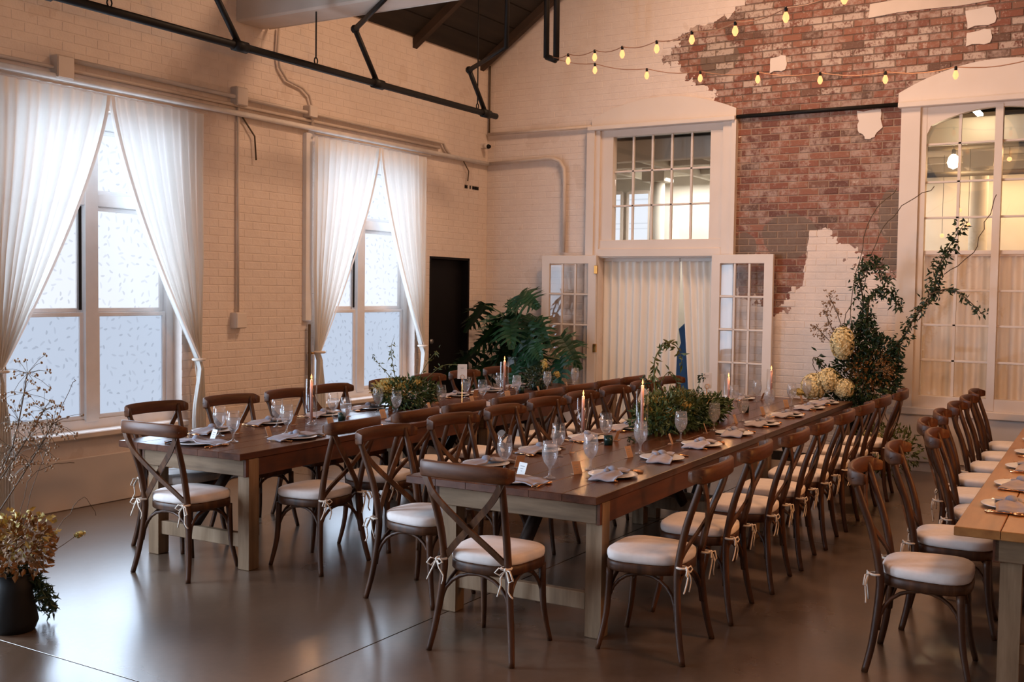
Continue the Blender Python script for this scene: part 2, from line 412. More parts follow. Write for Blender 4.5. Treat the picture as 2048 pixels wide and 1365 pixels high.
# ------------------------------------------------------------------ room shell
XB, YL, ZE = 11.5, 7.41, 4.66      # back wall plane, left wall plane, eaves
SLOPE = .70
def roofz(y): return ZE + (YL - y) * SLOPE
def struct(o, label=None):
    o['kind'] = 'structure'
    if label: o['label'] = label
    return o
# floor: slabs cut by saw joints
M['joint'] = simple('dark_joint', (.012, .010, .009), None, .9, spec=.1)
fl = struct(MB().box(-5, 20, -7, 9, -.2, -.012).build('floor', M['joint']), 'glossy brown polished concrete floor with saw-cut joints')
jx = [-5, -1.3, 3.2, 7.7, 16.0]; jy = [-7, -1.2, 3.35, 7.41]
for i in range(len(jx) - 1):
    for j in range(len(jy) - 1):
        MB().cbox(jx[i] + .004, jx[i + 1] - .004, jy[j] + .004, jy[j + 1] - .004, -.012, 0, .0006).build('slab', M['floor'], fl)
# openings
WIN = [(4.86, 6.56), (8.29, 9.99), (1.35, 3.05), (-2.15, -.45)]
WZ = (.60, 3.20)
DOORL = (10.27, 11.12, 0, 2.18)
def wall_boxes(u0, u1, v0, v1, holes):
    us = sorted({u0, u1, *[h[0] for h in holes], *[h[1] for h in holes]})
    out = []
    for a, b in zip(us, us[1:]):
        c = (a + b) / 2; hs = sorted([(h[2], h[3]) for h in holes if h[0] < c < h[1]]); z = v0
        for p, q in hs:
            if p > z + 1e-6: out.append((a, b, z, p))
            z = max(z, q)
        if z < v1: out.append((a, b, z, v1))
    return out
TH = .30
wl = MB(); holesL = [(a, b, *WZ) for a, b in WIN] + [DOORL]
for a, b, c, d in wall_boxes(-4.3, XB + .3, -.1, ZE, holesL): wl.box(a, b, YL, YL + TH, c, d)
wl = struct(wl.build('wall_left', M['brick_left']), 'white-painted brick wall with two tall curtained windows')
# back wall
TR = (4.32, 5.80, 2.26, 3.72)       # transom light opening
DW = (4.36, 5.80, 0, 2.20)          # doorway
AW = (.66, 2.28, .66, 3.80)         # arched window
holesB = [TR, DW, AW]
wb = MB()
for a, b, c, d in wall_boxes(-7, YL + .3, -.1, 4.0, holesB): wb.box(XB, XB + TH, a, b, c, d)
gv = [(x, y, z) for x in (XB, XB + TH) for y, z in ((-7, 4.0), (YL + .3, 4.0), (YL + .3, roofz(YL)), (0, roofz(0)), (-7, roofz(0) - 4.9))]
wb.add(gv, [(0, 1, 2, 3, 4), (9, 8, 7, 6, 5)] + [(i, i + 5, (i + 1) % 5 + 5, (i + 1) % 5) for i in range(5)])
wb = struct(wb.build('wall_back', M['brick_back']), 'brick gable wall, half painted white, half stripped to red brick')
# unseen sides that close the room
struct(MB().box(-4.6, -4.3, -7, YL + .3, -.1, 9.9).build('wall_front', M['far']))
struct(MB().box(-4.6, XB + .3, -7.3, -7, -.1, 5).build('wall_right', M['far']))
ce = MB()
for (ya, za, yb, zb) in ((YL + .3, roofz(YL) - .0, 0, roofz(0)), (0, roofz(0), -7.3, roofz(0) - 4.9)):
    ce.add([(x, y, z + dz) for dz in (0, .15) for x in (-4.6, XB + .3) for y, z in ((ya, za), (yb, zb))], [(0, 1, 3, 2), (4, 6, 7, 5), (0, 4, 5, 1), (2, 3, 7, 6), (0, 2, 6, 4), (1, 5, 7, 3)])
ce = struct(ce.build('ceiling', M['ceil']), 'dark boarded roof sloping up from the left wall')
# boards under the roof slope, running along the room, and rafters
for k in range(16):
    y1 = YL - .02 - k * .24
    bm_ = MB(); y0 = y1 - .225
    bm_.add([(x, y, roofz(y) - dz) for dz in (.0, .03) for x in (3.0, XB) for y in (y1, y0)], [(0, 1, 3, 2), (4, 6, 7, 5), (0, 4, 5, 1), (2, 3, 7, 6), (0, 2, 6, 4), (1, 5, 7, 3)])
    bm_.build('plank', M['ceil'], ce)
for xr in (8.3, 9.9, 11.3):
    r_ = MB(); r_.add([(x, y, roofz(y) - dz) for dz in (.03, .14) for x in (xr, xr + .08) for y in (YL, 0)], [(0, 1, 3, 2), (4, 6, 7, 5), (0, 4, 5, 1), (2, 3, 7, 6), (0, 2, 6, 4), (1, 5, 7, 3)])
    r_.build('rafter', M['rafter'], ce)

# bricks --------------------------------------------------------------
BH, BW, BJ = .075, .215, .009
def brick_geo(mb, w_, h_, n_, M_, jit=0):
    c = min(.006, n_ * .8); x, y = w_ / 2, h_ / 2
    j = lambda: random.uniform(-jit, jit)
    vs = [(-x, -y, 0), (x, -y, 0), (x, y, 0), (-x, y, 0)]
    vs += [(-x + j(), -y + j(), n_ - c), (x + j(), -y + j(), n_ - c), (x + j(), y + j(), n_ - c), (-x + j(), y + j(), n_ - c)]
    vs += [(-x + c, -y + c, n_), (x - c, -y + c, n_), (x - c, y - c, n_), (-x + c, y - c, n_)]
    fs = [(8, 9, 10, 11)]
    for k in (0, 4):
        for i in range(4): fs.append((k + i, k + (i + 1) % 4, k + 4 + (i + 1) % 4, k + 4 + i))
    mb.add([M_ @ Vector(v) for v in vs], fs)
def pw(x, pts):
    for (a, b), (c, d) in zip(pts, pts[1:]):
        if a <= x <= c: return b + (d - b) * (x - a) / (c - a)
    return pts[0][1] if x < pts[0][0] else pts[-1][1]
LOWC = [(0, 2.0), (2.3, 2.0), (2.6, 2.05), (2.85, 2.25), (3.0, 2.40), (3.12, 2.58), (3.3, 2.5), (3.36, 1.95), (3.5, 1.70), (3.62, 1.62), (4.3, 1.85), (5, 2.2)]
LEFTC = [(1.5, 4.35), (3.8, 4.25), (4.0, 4.42), (4.15, 4.62), (4.38, 4.92), (4.62, 4.95), (4.78, 4.60), (4.93, 4.15), (5.3, 3.7), (6.2, 3.2)]
def stripped(u, v): return v > pw(u, LOWC) and u < pw(v, LEFTC)
def lay_depth(d, v, back, u=0): return d * (.42 if back and not stripped(u, v) else 1)
def lay(u0, u1, v0, v1, holes, vtop, place, wallobj, mat, pick, depth, shade=None):
    cand = []; big = MB()
    r0 = int(v0 / BH)
    for r in range(r0, int(v1 / BH)):
        za = r * BH + BJ / 2; zb = (r + 1) * BH - BJ / 2; zc = (za + zb) / 2
        off = (r % 2) * BW / 2
        k = math.floor((u0 + 20 + off) / BW)
        while True:
            a = k * BW - 20 - off + BJ / 2; b = a + BW - BJ; k += 1
            if a > u1: break
            segs = [(max(a, u0), min(b, u1))]
            for h0, h1, h2, h3 in holes:
                if zb > h2 and za < h3:
                    ns = []
                    for p, q in segs:
                        if q <= h0 or p >= h1: ns.append((p, q)); continue
                        if p < h0: ns.append((p, h0))
                        if q > h1: ns.append((h1, q))
                    segs = ns
            for p, q in segs:
                if q - p < .03 or zb > vtop((p + q) / 2) - .03: continue
                full = abs((q - p) - (BW - BJ)) < 1e-4
                uc = (p + q) / 2
                sc_ = pick(uc, zc) if full else None
                cand.append((sc_ if sc_ is not None else 1e9, uc, zc, q - p, zb - za))
    cand.sort(key=lambda t: t[0])
    variants = []
    for i in range(5):
        q = MB(); brick_geo(q, BW - BJ, BH - BJ, depth * (.85 + .3 * i / 4), Matrix.Identity(4), .002); variants.append(q.mesh('brick', mat))
    n = 0
    for s_, uc, zc, w_, h_ in cand:
        if s_ < 1e8 and n < 300:
            o = mkobj('brick', variants[n % 5], wallobj); o.matrix_world = place(uc, zc); n += 1
        else: brick_geo(big, w_, h_, lay_depth(depth, zc, depth > .005, uc) * random.uniform(.8, 1.25), place(uc, zc), .002)
    big.build('brick_courses', mat, wallobj, kind='stuff')
PB = Matrix(((0, 0, -1, XB), (1, 0, 0, 0), (0, 1, 0, 0), (0, 0, 0, 1)))      # (u,v,n)->(XB-n, u, v)
def placeB(u, v): return Matrix(((0, 0, -1, XB), (-1, 0, 0, u), (0, 1, 0, v), (0, 0, 0, 1)))
def placeL(u, v): return Matrix(((1, 0, 0, u), (0, 0, -1, YL), (0, 1, 0, v), (0, 0, 0, 1)))
def grow(h, d): return (h[0] - d, h[1] + d, h[2] - d, h[3] + d)
def pickB(u, z):
    if 2.42 < u < 4.12 and 1.6 < z < 6 and stripped(u, z): return abs(z - 3.4) + abs(u - 3.3) * .3
    return None
def pickL(u, z):
    if z < .7: return None
    if 6.85 < u < 8.2 or z > 3.45 or 10.05 < u < 10.25: return math.hypot(u, YL) + (0 if z < 4.3 else 5)
    return None
lay(-.6, YL, 0.1, 7.0, [grow(TR, .0), grow(DW, .0), grow(AW, .0)], lambda u: min(roofz(u), 6.6), placeB, wb, M['brick_back'], pickB, .006)
lay(3.0, XB - .02, .66, ZE, [grow(h, 0) for h in holesL], lambda u: ZE, placeL, wl, M['brick_left'], pickL, .0028)

# plaster dado below the windows
struct(MB().cbox(-4.3, 10.2, YL - .035, YL, 0, .40, .006).build('trim_1', M['trim']), 'painted plaster plinth below the left windows')
struct(MB().cbox(8.10, 8.19, YL - .05, YL, 1.45, 3.33, .012).build('lit_edge_strip', M['wframe']), 'added pale strip standing for the window-lit wall edge left of the second window')  # added strip; pale paint stands for the wall edge lit by the window
# arches: proud white panels over the transom and the arched window
def arch_outline(y0, y1, zb_, zs, zt, n=14):
    pts = [(y0, zb_), (y1, zb_)]
    for k in range(n + 1):
        t_ = 1 - 2 * k / n; pts.append(((y0 + y1) / 2 + t_ * (y1 - y0) / 2, zs + (zt - zs) * (1 - t_ * t_)))
    return pts
def slabX(mb, outline, x0, x1):     # outline (y,z), thickness along x
    n = len(outline); vs = [(x, y, z) for x in (x0, x1) for y, z in outline]
    mb.add(vs, [tuple(range(n)), tuple(range(n, 2 * n))[::-1]] + [(i, n + i, n + (i + 1) % n, (i + 1) % n) for i in range(n)])
    return mb
tr3 = struct(slabX(MB(), arch_outline(4.14, 5.92, 3.74, 3.835, 4.03), XB - .04, XB).build('trim_3', M['trim']), 'white segmental arch panel over the transom light')
tr4 = struct(slabX(MB(), arch_outline(.53, 2.42, 3.74, 3.85, 4.11), XB - .04, XB).build('trim_4', M['trim']), 'white segmental arch panel over the arched window')

# ------------------------------------------------------------------ left wall windows
def left_window(idx, a, b, visible=True):
    w_ = thing('window', '', 'x'); del w_['category']; del w_['label']
    w_.name = 'window_%d' % idx; w_['kind'] = 'structure'
    Yg = YL + .16
    c = (a + b) / 2
    f = MB()
    f.cbox(a, a + .07, Yg - .05, Yg + .05, .62, 3.2); f.cbox(b - .07, b, Yg - .05, Yg + .05, .62, 3.2)
    f.cbox(a, b, Yg - .052, Yg + .051, 3.06, 3.2); f.cbox(a, b, Yg - .052, Yg + .051, .60, .68)
    f.cbox(c - .06, c + .06, Yg - .066, Yg + .048, .66, 3.08)
    f.cbox(a + .02, b - .02, Yg - .058, Yg + .046, 2.43, 2.53)
    f.build('frame', M['wframe'], w_)
    sill = MB().cbox(a - .03, b + .03, YL - .06, Yg, .555, .605, .008).build('sill', M['trim'], w_)
    for s0, s1 in ((a + .07, c - .06), (c + .06, b - .07)):
        for z0, z1, dy, mt, nm in ((2.53, 3.06, .02, 'pane_hi', 'top_light'), (1.56, 2.43, .02, 'pane_hi', 'upper_sash'), (.68, 1.56, -.015, 'pane_lo', 'lower_sash')):
            q = MB(); r_ = .035
            q.cbox(s0, s0 + r_, Yg + dy - .02, Yg + dy + .02, z0, z1); q.cbox(s1 - r_, s1, Yg + dy - .02, Yg + dy + .02, z0, z1)
            q.cbox(s0 + r_, s1 - r_, Yg + dy - .02, Yg + dy + .02, z0, z0 + r_); q.cbox(s0 + r_, s1 - r_, Yg + dy - .02, Yg + dy + .02, z1 - r_, z1)
            so = q.build(nm, M['wframe'], w_)
            MB().box(s0 + r_ - .005, s1 - r_ + .005, Yg + dy - .004, Yg + dy + .004, z0 + r_ - .005, z1 - r_ + .005).build('pane', M[mt], so)
    MB().box(c - .10, c - .075, Yg - .035, Yg - .028, 1.58, 2.42).build('dark_gap_strip', M['iron'], w_)  # black strip puts the shaded gap beside the mullion into colour
    return w_
for i, (a, b) in enumerate(WIN): left_window(i + 1, a, b)

# ------------------------------------------------------------------ sheer curtains
def curtain(side, xc, half, label, ztop=3.30, ztie=1.13, zbot=.12, drop=.28):
    """side +1: panel hangs from the centre xc to xc+half and is tied back at its outer edge"""
    t_ = thing('sheer_curtain', label, 'curtain', (0, 0, 0), 0, 'sheer curtains on the left wall windows')
    nu, nv = 64, 44; vs = []; fs = []
    for j in range(nv + 1):
        z = ztop + (zbot - ztop) * j / nv
        if z > ztie:
            q = (ztop - z) / (ztop - ztie); inner = half * .93 * q ** 1.35; outer = half * (1 - .05 * max(0, q - .6) / .4)
            squeeze = q ** 2
        else:
            q = (ztie - z) / (ztie - zbot); sq = min(1, q * 2); sq = sq * sq * (3 - 2 * sq); inner = half * (.93 - .07 * sq); outer = half * (.95 + .03 * sq); squeeze = 1 - .5 * min(1, q * 3)
        for i in range(nu + 1):
            s_ = i / nu; x = inner + (outer - inner) * s_
            amp = .016 + .012 * squeeze
            y = YL - .10 + amp * math.sin(s_ * 2 * PI * 11 + 1.3 * math.sin(j * .08)) + .010 * math.sin(s_ * 37 + side)
            if abs(s_) < .03 : y -= .012
            if z < ztie: y -= .03
            vs.append((xc + side * x, y, z))
    for j in range(nv):
        for i in range(nu):
            a = j * (nu + 1) + i; fs.append((a, a + 1, a + nu + 2, a + nu + 1))
    MB().add(vs, fs, True).build('panel', M['sheer'], t_)
    # hem band at the inner edge
    vs2 = []; n2 = 24
    for j in range(n2 + 1):
        q = j / n2; z = ztop - q * (ztop - ztie); x = half * .93 * q ** 1.35
        for d in (0, .035): vs2.append((xc + side * (x + d * (1 - q * .5)), YL - .135, z))
    MB().add(vs2, [(2 * j, 2 * j + 1, 2 * j + 3, 2 * j + 2) for j in range(n2)], True).build('hem', M['drape'], t_)
    MB().tube([(xc + side * half * (.93 + .05 * math.cos(a)), YL - .12 + .055 * math.sin(a), ztie + .01) for a in [2 * PI * k / 10 for k in range(10)]], .012, 6, closed=True).build('tieback', M['tie'], t_)
    MB().tube([(xc + side * (half * .99), YL - .02, ztie), (xc + side * (half * .97), YL - .09, ztie)], .012, 8).build('hook', M['brass'], t_)
    return t_
curtain(-1, 5.72, 1.03, 'sheer white curtain, left half of the nearer window, tied back left')
curtain(1, 5.72, 1.0, 'sheer white curtain between nearer window and bare brick pier, tied back right')
curtain(-1, 9.18, 1.02, 'sheer white curtain on left half of the farther window, tied back left')
curtain(1, 9.18, .87, 'sheer white curtain beside the black door, tied back right')
cu1 = [o for o in COL.objects if o.name.startswith('sheer_curtain')][1]
cordt = MB().tube([(6.66, YL - .06, 1.13), (6.69, YL - .06, .9), (6.70, YL - .06, .62)], .006, 5).build('cord', M['tie'], cu1)
for xc, hf, lb in ((5.71, 1.06, 'white curtain rod over the nearer left window'), (9.15, .98, 'white curtain rod over the farther left window')):
    o = MB().tube([(xc - hf, YL - .10, 3.325), (xc + hf, YL - .10, 3.325)], .011, 8).build('curtain_rod', M['conduit']); o['label'] = lb; o['category'] = 'rod'

# ------------------------------------------------------------------ conduits on the walls
def pipe(pts, r, label, name='conduit_pipe', mat='conduit', cat='pipe', group='painted conduits'):
    o = MB().tube(pts, r, 8).build(name, M[mat]); o['label'] = label; o['category'] = cat
    if group: o['group'] = group
    return o
def arc(c, r, a0, a1, n, plane):
    out = []
    for k in range(n + 1):
        a = a0 + (a1 - a0) * k / n; u, v = r * math.cos(a), r * math.sin(a)
        out.append((c[0] + u, c[1], c[2] + v) if plane == 'x' else (c[0], c[1] + u, c[2] + v))
    return out
pipe([(3, YL - .05, 3.385), (XB - .05, YL - .05, 3.375)], .026, 'long white conduit just above the curtain tops on left wall', mat='bright_conduit')
pipe([(3, YL - .03, 3.455), (10.40, YL - .03, 3.455)], .016, 'thin upper conduit running over the long white one, left wall')
pipe([(5.40, YL - .05, 3.53), (10.45, YL - .05, 3.52), (10.50, YL - .05, 3.46), (10.62, YL - .04, 3.385)], .02, 'topmost conduit on the left wall, bending down past second window')
pipe([(7.20, YL - .03, 3.5), (7.20, YL - .03, 1.53)], .013, 'vertical conduit down the pier to the switch box')
pipe([(8.16, YL - .05, 1.42), (8.16, YL - .05, .45)], .016, 'short brown conduit below the pale lit-edge strip', mat='stem')
pipe([(7.72, YL - .04, 4.27), (7.70, YL - .04, 4.05), (7.73, YL - .04, 3.90), (7.83, YL - .04, 3.80), (8.05, YL - .04, 3.76), (8.15, YL - .04, 3.70), (8.19, YL - .04, 3.60), (8.19, YL - .04, 3.4)], .014, 'S-bent conduit dropping from the beam end to the long conduit')
pipe([(XB - .05, YL - .03, 3.745), (XB - .05, 5.92, 3.745)], .02, 'upper white conduit from the corner to the transom casing')
pipe([(XB - .05, YL - .04, 3.375), (XB - .05, 6.55, 3.40)] + arc((XB - .05, 6.45, 3.25), .15, PI / 2, PI, 5, 'y')[0:0] + [(XB - .05, 6.45, 3.40), (XB - .05, 6.34, 3.36), (XB - .05, 6.28, 3.27), (XB - .05, 6.27, 3.1), (XB - .05, 6.27, 2.26)], .023, 'conduit turning down beside the transom light')
pipe([(XB - .04, 4.13, 3.735), (XB - .04, 2.42, 3.735)], .022, 'dark conduit crossing the stripped brick between both openings', mat='iron')
pipe([(XB - .03, YL - .04, 4.6), (XB - .03, YL - .04, 3.76)], .01, 'thin dark cable down the wall corner', mat='stem')
pipe([(7.25, YL - .03, 3.36), (7.40, YL - .04, 3.2), (7.42, YL - .04, 2.98)], .008, 'small dangling wire by the vertical conduit', mat='stem')
pipe([(10.9, YL - .04, 3.35), (11.0, YL - .05, 3.24), (10.98, YL - .05, 3.12)], .007, 'small dangling wire above the black door', mat='stem')
def jbox(x0, x1, z0, z1, label):
    t_ = thing('junction_box', label, 'box', ((x0 + x1) / 2, YL, (z0 + z1) / 2), 0, 'electrical boxes on the left wall')
    w_, h_ = (x1 - x0) / 2, (z1 - z0) / 2
    MB().cbox(-w_, w_, -.085, 0, -h_, h_, .008).build('box', M['conduit'], t_)
    MB().cbox(-w_ * .9, w_ * .9, -.092, -.084, -h_ * .9, h_ * .9, .003).build('cover', M['trim'], t_)
jbox(5.27, 5.42, 3.37, 3.55, 'painted junction box above the nearer curtained window')
jbox(7.13, 7.27, 3.45, 3.62, 'painted junction box at the top of the vertical conduit')
jbox(7.13, 7.26, 1.40, 1.55, 'switch box at the foot of the vertical conduit')
jbox(8.10, 8.22, 3.48, 3.60, 'small conduit fitting under the S-bent conduit')
# security camera in the corner
sc_ = thing('security_camera', 'small white security camera with a black lens high in the corner', 'camera', (11.36, YL - .10, 3.59), 0)
MB().cbox(-.03, .03, .05, .10, -.03, .03).build('mount', M['trim'], sc_)
MB().tube([(0, .06, 0), (-.02, -.01, -.01)], .035, 10).build('body', M['trim'], sc_)
MB().tube([(-.02, -.008, -.01), (-.03, -.035, -.015)], [.03, .024], 10).build('lens', M['iron'], sc_)
# lettering on the wall over the black door: tiny dark characters
lt = MB(); x = 10.98
for wd in (.03, .03, .05, .018, .04, .026, .03, .026, .028, .03):
    if wd == .05 or wd == .04: x += wd; continue
    for k in range(2): lt.box(x + k * wd * .6, x + k * wd * .6 + .007, YL - .012, YL - .006, 3.035, 3.075)
    lt.box(x, x + wd * .6, YL - .012, YL - .006, 3.035 + .016 * (k % 2), 3.042 + .016 * (k % 2)); x += wd
o = lt.build('wall_lettering', M['iron']); o['label'] = 'tiny dark lettering on the white brick above the black door'; o['category'] = 'sign'
# painted marks on the back wall (patches of plaster)
def patch(pts, label, th=.016, mat='trim'):
    random.seed(len(pts)); P_ = []
    for (a, b), (c, d) in zip(pts, pts[1:] + pts[:1]):
        for k in range(4):
            s_ = k / 4; P_.append((a + (c - a) * s_ + random.uniform(-.012, .012), b + (d - b) * s_ + random.uniform(-.012, .012)))
    o = slabX(MB(), P_, XB - th, XB + .002).build('plaster_patch', M[mat]); o['label'] = label; o['category'] = 'plaster'
patch([(2.83, 3.70), (2.60, 3.70), (2.58, 3.52), (2.66, 3.42), (2.74, 3.41), (2.82, 3.50)], 'white plaster patch under the dark conduit beside arched window')
patch([(3.78, 4.35), (3.60, 4.36), (3.60, 4.20), (3.77, 4.19)], 'small square white plaster patch high on the stripped brick')
patch([(1.82, 4.62), (1.55, 4.62), (1.53, 4.46), (1.78, 4.44)], 'pale plaster patch above the right end arch, upper of two')
patch([(1.80, 4.40), (1.57, 4.41), (1.57, 4.27), (1.79, 4.27)], 'pale plaster patch above the right end arch, lower of two')
patch([(2.74, 4.80), (1.55, 4.86), (1.55, 4.68), (2.74, 4.66)], 'smooth plaster band along the top of the stripped brick', mat='beam')
random.seed(11)
# ------------------------------------------------------------------ black door in the left wall
d1 = thing('door', 'x', 'x'); d1.name = 'door_1'; del d1['category']; d1['label'] = 'plain black door in the left wall by the corner'; d1['kind'] = 'structure'
MB().cbox(DOORL[0] + .03, DOORL[1] - .03, YL + .10, YL + .15, .01, DOORL[3] - .03).build('leaf', M['black'], d1)
q = MB(); q.cbox(DOORL[0], DOORL[0] + .03, YL, YL + .18, 0, DOORL[3]); q.cbox(DOORL[1] - .03, DOORL[1], YL, YL + .18, 0, DOORL[3]); q.cbox(DOORL[0], DOORL[1], YL, YL + .18, DOORL[3] - .03, DOORL[3])
q.build('frame', M['black'], d1)
MB().tube([(10.38, YL + .10, 1.17), (10.38, YL + .03, 1.17)], [.02, .03], 10).build('knob', M['grey'], d1)
MB().box(DOORL[0], DOORL[1], YL + .17, YL + .2, 0, 2.2).build('threshold_panel', M['black'], d1)

# ------------------------------------------------------------------ transom light and french doors
def caseX(mb, y0, y1, z0, z1, p=.05, back=0): mb.cbox(XB - p, XB + back, y0, y1, z0, z1, .006)
w3 = thing('window', 'x', 'x'); w3.name = 'window_5'; del w3['category']; w3['kind'] = 'structure'; w3['label'] = 'white transom light of fifteen panes above the curtained doorway'
q = MB(); caseX(q, 5.80, 5.92, 0, 3.70, .05); caseX(q, 4.14, 4.28, 0, 3.70, .05); q.build('casing', M['trim'], w3)
q = MB(); caseX(q, 5.86, 5.96, 0, 3.70, .08); caseX(q, 4.12, 4.17, 0, 3.70, .08); q.build('casing', M['trim'], w3)
MB().cbox(XB - .11, XB, 4.13, 5.94, 3.69, 3.745, .008).build('shelf', M['trim'], w3)
q = MB(); q.cbox(XB - .014, XB + .09, 5.645, 5.81, 2.38, 3.62, .004); q.cbox(XB - .014, XB + .09, 4.27, 4.435, 2.38, 3.62, .004)
q.build('frame', M['trim'], w3)
q = MB(); q.cbox(XB - .018, XB + .085, 4.27, 5.81, 3.61, 3.71, .004); q.cbox(XB - .03, XB + .09, 4.27, 5.81, 2.19, 2.40, .005)
q.build('frame', M['trim'], w3)
MB().cbox(XB - .055, XB - .02, 4.28, 5.80, 2.20, 2.30, .01).build('frame', M['trim'], w3)
for k in range(1, 5):
    y = 4.435 + (5.645 - 4.435) * k / 5; MB().cbox(XB + .03, XB + .06, y - .011, y + .011, 2.40, 3.61, .003).build('muntin', M['trim'], w3)
for k in range(1, 3):
    z = 2.40 + 1.21 * k / 3; MB().cbox(XB + .03, XB + .06, 4.435, 5.645, z - .011, z + .011, .003).build('muntin', M['trim'], w3)
for i in range(5):
    for j in range(3):
        y = 4.435 + 1.21 * i / 5; z = 2.40 + 1.21 * j / 3
        MB().box(XB + .043, XB + .047, y + .011, y + .231, z + .011, z + .392).build('pane', M['glass'], w3)
def french(yh, sgn, idx, label, ang):
    d = thing('door', label, 'x'); d.name = 'door_%d' % idx; del d['category']; d['kind'] = 'structure'
    d.location = (XB - .085, yh, 0); d.rotation_euler = (0, 0, ang)
    W = .715; s = sgn      # leaf extends along s*y
    def bx(mb, a, b, z0, z1, t_=.02): mb.cbox(-t_, t_, min(s * a, s * b), max(s * a, s * b), z0, z1, .004)
    q = MB(); bx(q, 0, .10, .02, 2.22); bx(q, W - .10, W, .02, 2.22); bx(q, .10, W - .10, 2.12, 2.22); bx(q, .10, W - .10, .02, .22); bx(q, .10, W - .10, .57, .66)
    q.build('frame', M['trim'], d)
    q = MB(); bx(q, .10, W - .10, .22, .57, .010); q.build('panel', M['trim'], d)
    g0, g1 = .10, W - .10; cw = (g1 - g0) / 3; ch = (2.12 - .66) / 4
    for k in (1, 2): q = MB(); bx(q, g0 + cw * k - .011, g0 + cw * k + .011, .66, 2.12, .013); q.build('muntin', M['trim'], d)
    for k in (1, 2, 3): q = MB(); bx(q, g0, g1, .66 + ch * k - .011, .66 + ch * k + .011, .013); q.build('muntin', M['trim'], d)
    for i in range(3):
        for j in range(4):
            q = MB(); bx(q, g0 + cw * i + .011, g0 + cw * (i + 1) - .011, .66 + ch * j + .011, .66 + ch * (j + 1) - .011, .0025); q.build('pane', M['glass'], d)
    for z in ((.35, 1.12, 2.05) if idx == 2 else ()): MB().cbox(-.03, .0, -.02, .02, z - .05, z + .05, .004).build('hinge', M['brass'], d)
french(5.80, 1, 2, 'left french door leaf folded open against the wall behind plant', .05)
french(4.355, -1, 3, 'right french door leaf folded open over the stripped brick', -.07)
# curtains in the doorway
def drape(name, y0, y1, z0, z1, x, folds, mat, label, top=None, group=None, cat='curtain', amp=.03, gap0=None, gap1=None):
    t_ = thing(name, label, cat, (0, 0, 0), 0, group)
    nu, nv = folds * 8, 12; vs = []
    for j in range(nv + 1):
        q = j / nv; z = z1 + (z0 - z1) * q
        a = y0 + (gap0 or 0) * q; b = y1 + (gap1 or 0) * q
        for i in range(nu + 1):
            s_ = i / nu
            vs.append((x + amp * math.sin(s_ * folds * 2 * PI) + .3 * amp * math.sin(s_ * folds * 4.7 + 1), a + (b - a) * s_, z))
    MB().add(vs, [(j * (nu + 1) + i, j * (nu + 1) + i + 1, (j + 1) * (nu + 1) + i + 1, (j + 1) * (nu + 1) + i) for j in range(nv) for i in range(nu)], True).build('panel', M[mat], t_)
    MB().cbox(x - amp - .006, x + amp + .006, y0, y1, z1 - .01, z1 + .055, .008).build('header', M[mat], t_)
    return t_
drape('door_curtain', 4.82, 5.80, .03, 2.16, XB + .12, 10, 'drape', 'white gathered curtain filling the left of the doorway', gap0=.05)
drape('door_curtain', 4.36, 4.81, .03, 2.16, XB + .12, 5, 'drape', 'narrower white curtain at the right of the doorway', gap1=-.17)
# blue cloth glimpsed in the gap between the door curtains
t_ = thing('blue_dress', 'royal blue garment glimpsed through the gap between door curtains', 'garment', (XB + .75, 4.95, 0))
MB().lathe([(.30, .05), (.26, .5), (.18, .95), (.10, 1.18), (.13, 1.35), (.06, 1.42)], 14).build('skirt', M['blue'], t_)
MB().tube([(0, 0, 1.40), (0, 0, 1.62)], .01, 6).build('hanger', M['iron'], t_)
MB().lathe([(.16, 0), (.16, .02), (.015, .03), (.012, .1)], 12).build('stand_base', M['iron'], t_)

# ------------------------------------------------------------------ arched window on the right
w4 = thing('window', 'x', 'x'); w4.name = 'window_6'; del w4['category']; w4['kind'] = 'structure'; w4['label'] = 'tall white arched window with many panes at the right edge'
q = MB(); caseX(q, 2.20, 2.385, .60, 3.72, .05); caseX(q, .555, .74, .60, 3.72, .05); q.build('casing', M['trim'], w4)
MB().cbox(XB - .10, XB, .54, 2.41, 3.69, 3.75, .008).build('shelf', M['trim'], w4)
MB().cbox(XB - .07, XB, .53, 2.41, .58, .66, .01).build('sill', M['trim'], w4)
MB().cbox(XB - .03, XB, .56, 2.38, .10, .58, .006).build('apron', M['trim'], w4)
def archz(y): t_ = (y - 1.47) / .68; return 3.48 + .17 * (1 - t_ * t_)
# tympanum: frame head whose lower edge is the arch
n = 18; ys = [.66 + (2.28 - .66) * k / n for k in range(n + 1)]
vs = []; fs = []
for y in ys:
    za = archz(min(max(y, .79), 2.15)) if .79 <= y <= 2.15 else 3.30
    for xx in (XB - .014, XB + .06): vs += [(xx, y, za), (xx, y, 3.80)]
for k in range(n):
    a = 4 * k; b = a + 4; fs += [(a, b, b + 1, a + 1), (a + 2, a + 3, b + 3, b + 2), (a, a + 2, b + 2, b)]
MB().add(vs, fs).build('head', M['trim'], w4)
q = MB(); q.cbox(XB - .018, XB + .07, 2.14, 2.29, .65, 3.72, .004); q.cbox(XB - .018, XB + .07, .65, .80, .65, 3.72, .004); q.cbox(XB - .016, XB + .07, .66, 2.28, .65, .78, .004)
q.cbox(XB - .022, XB + .07, 1.435, 1.505, .66, 3.68, .005); q.build('frame', M['trim'], w4)
for y in (1.83, 1.11): MB().cbox(XB + .02, XB + .05, y - .013, y + .013, .78, archz(y) + .02, .003).build('muntin', M['trim'], w4)
zb_ = [.78, 1.14, 1.50, 1.85, 2.23, 2.58, 2.94, 3.32]
for y0, y1 in ((1.505, 2.14), (.80, 1.435)):
    for z in zb_[1:]: MB().cbox(XB + .02, XB + .05, y0, y1, z - (.02 if z == 2.23 else .011), z + (.02 if z == 2.23 else .011), .003).build('muntin', M['trim'], w4)
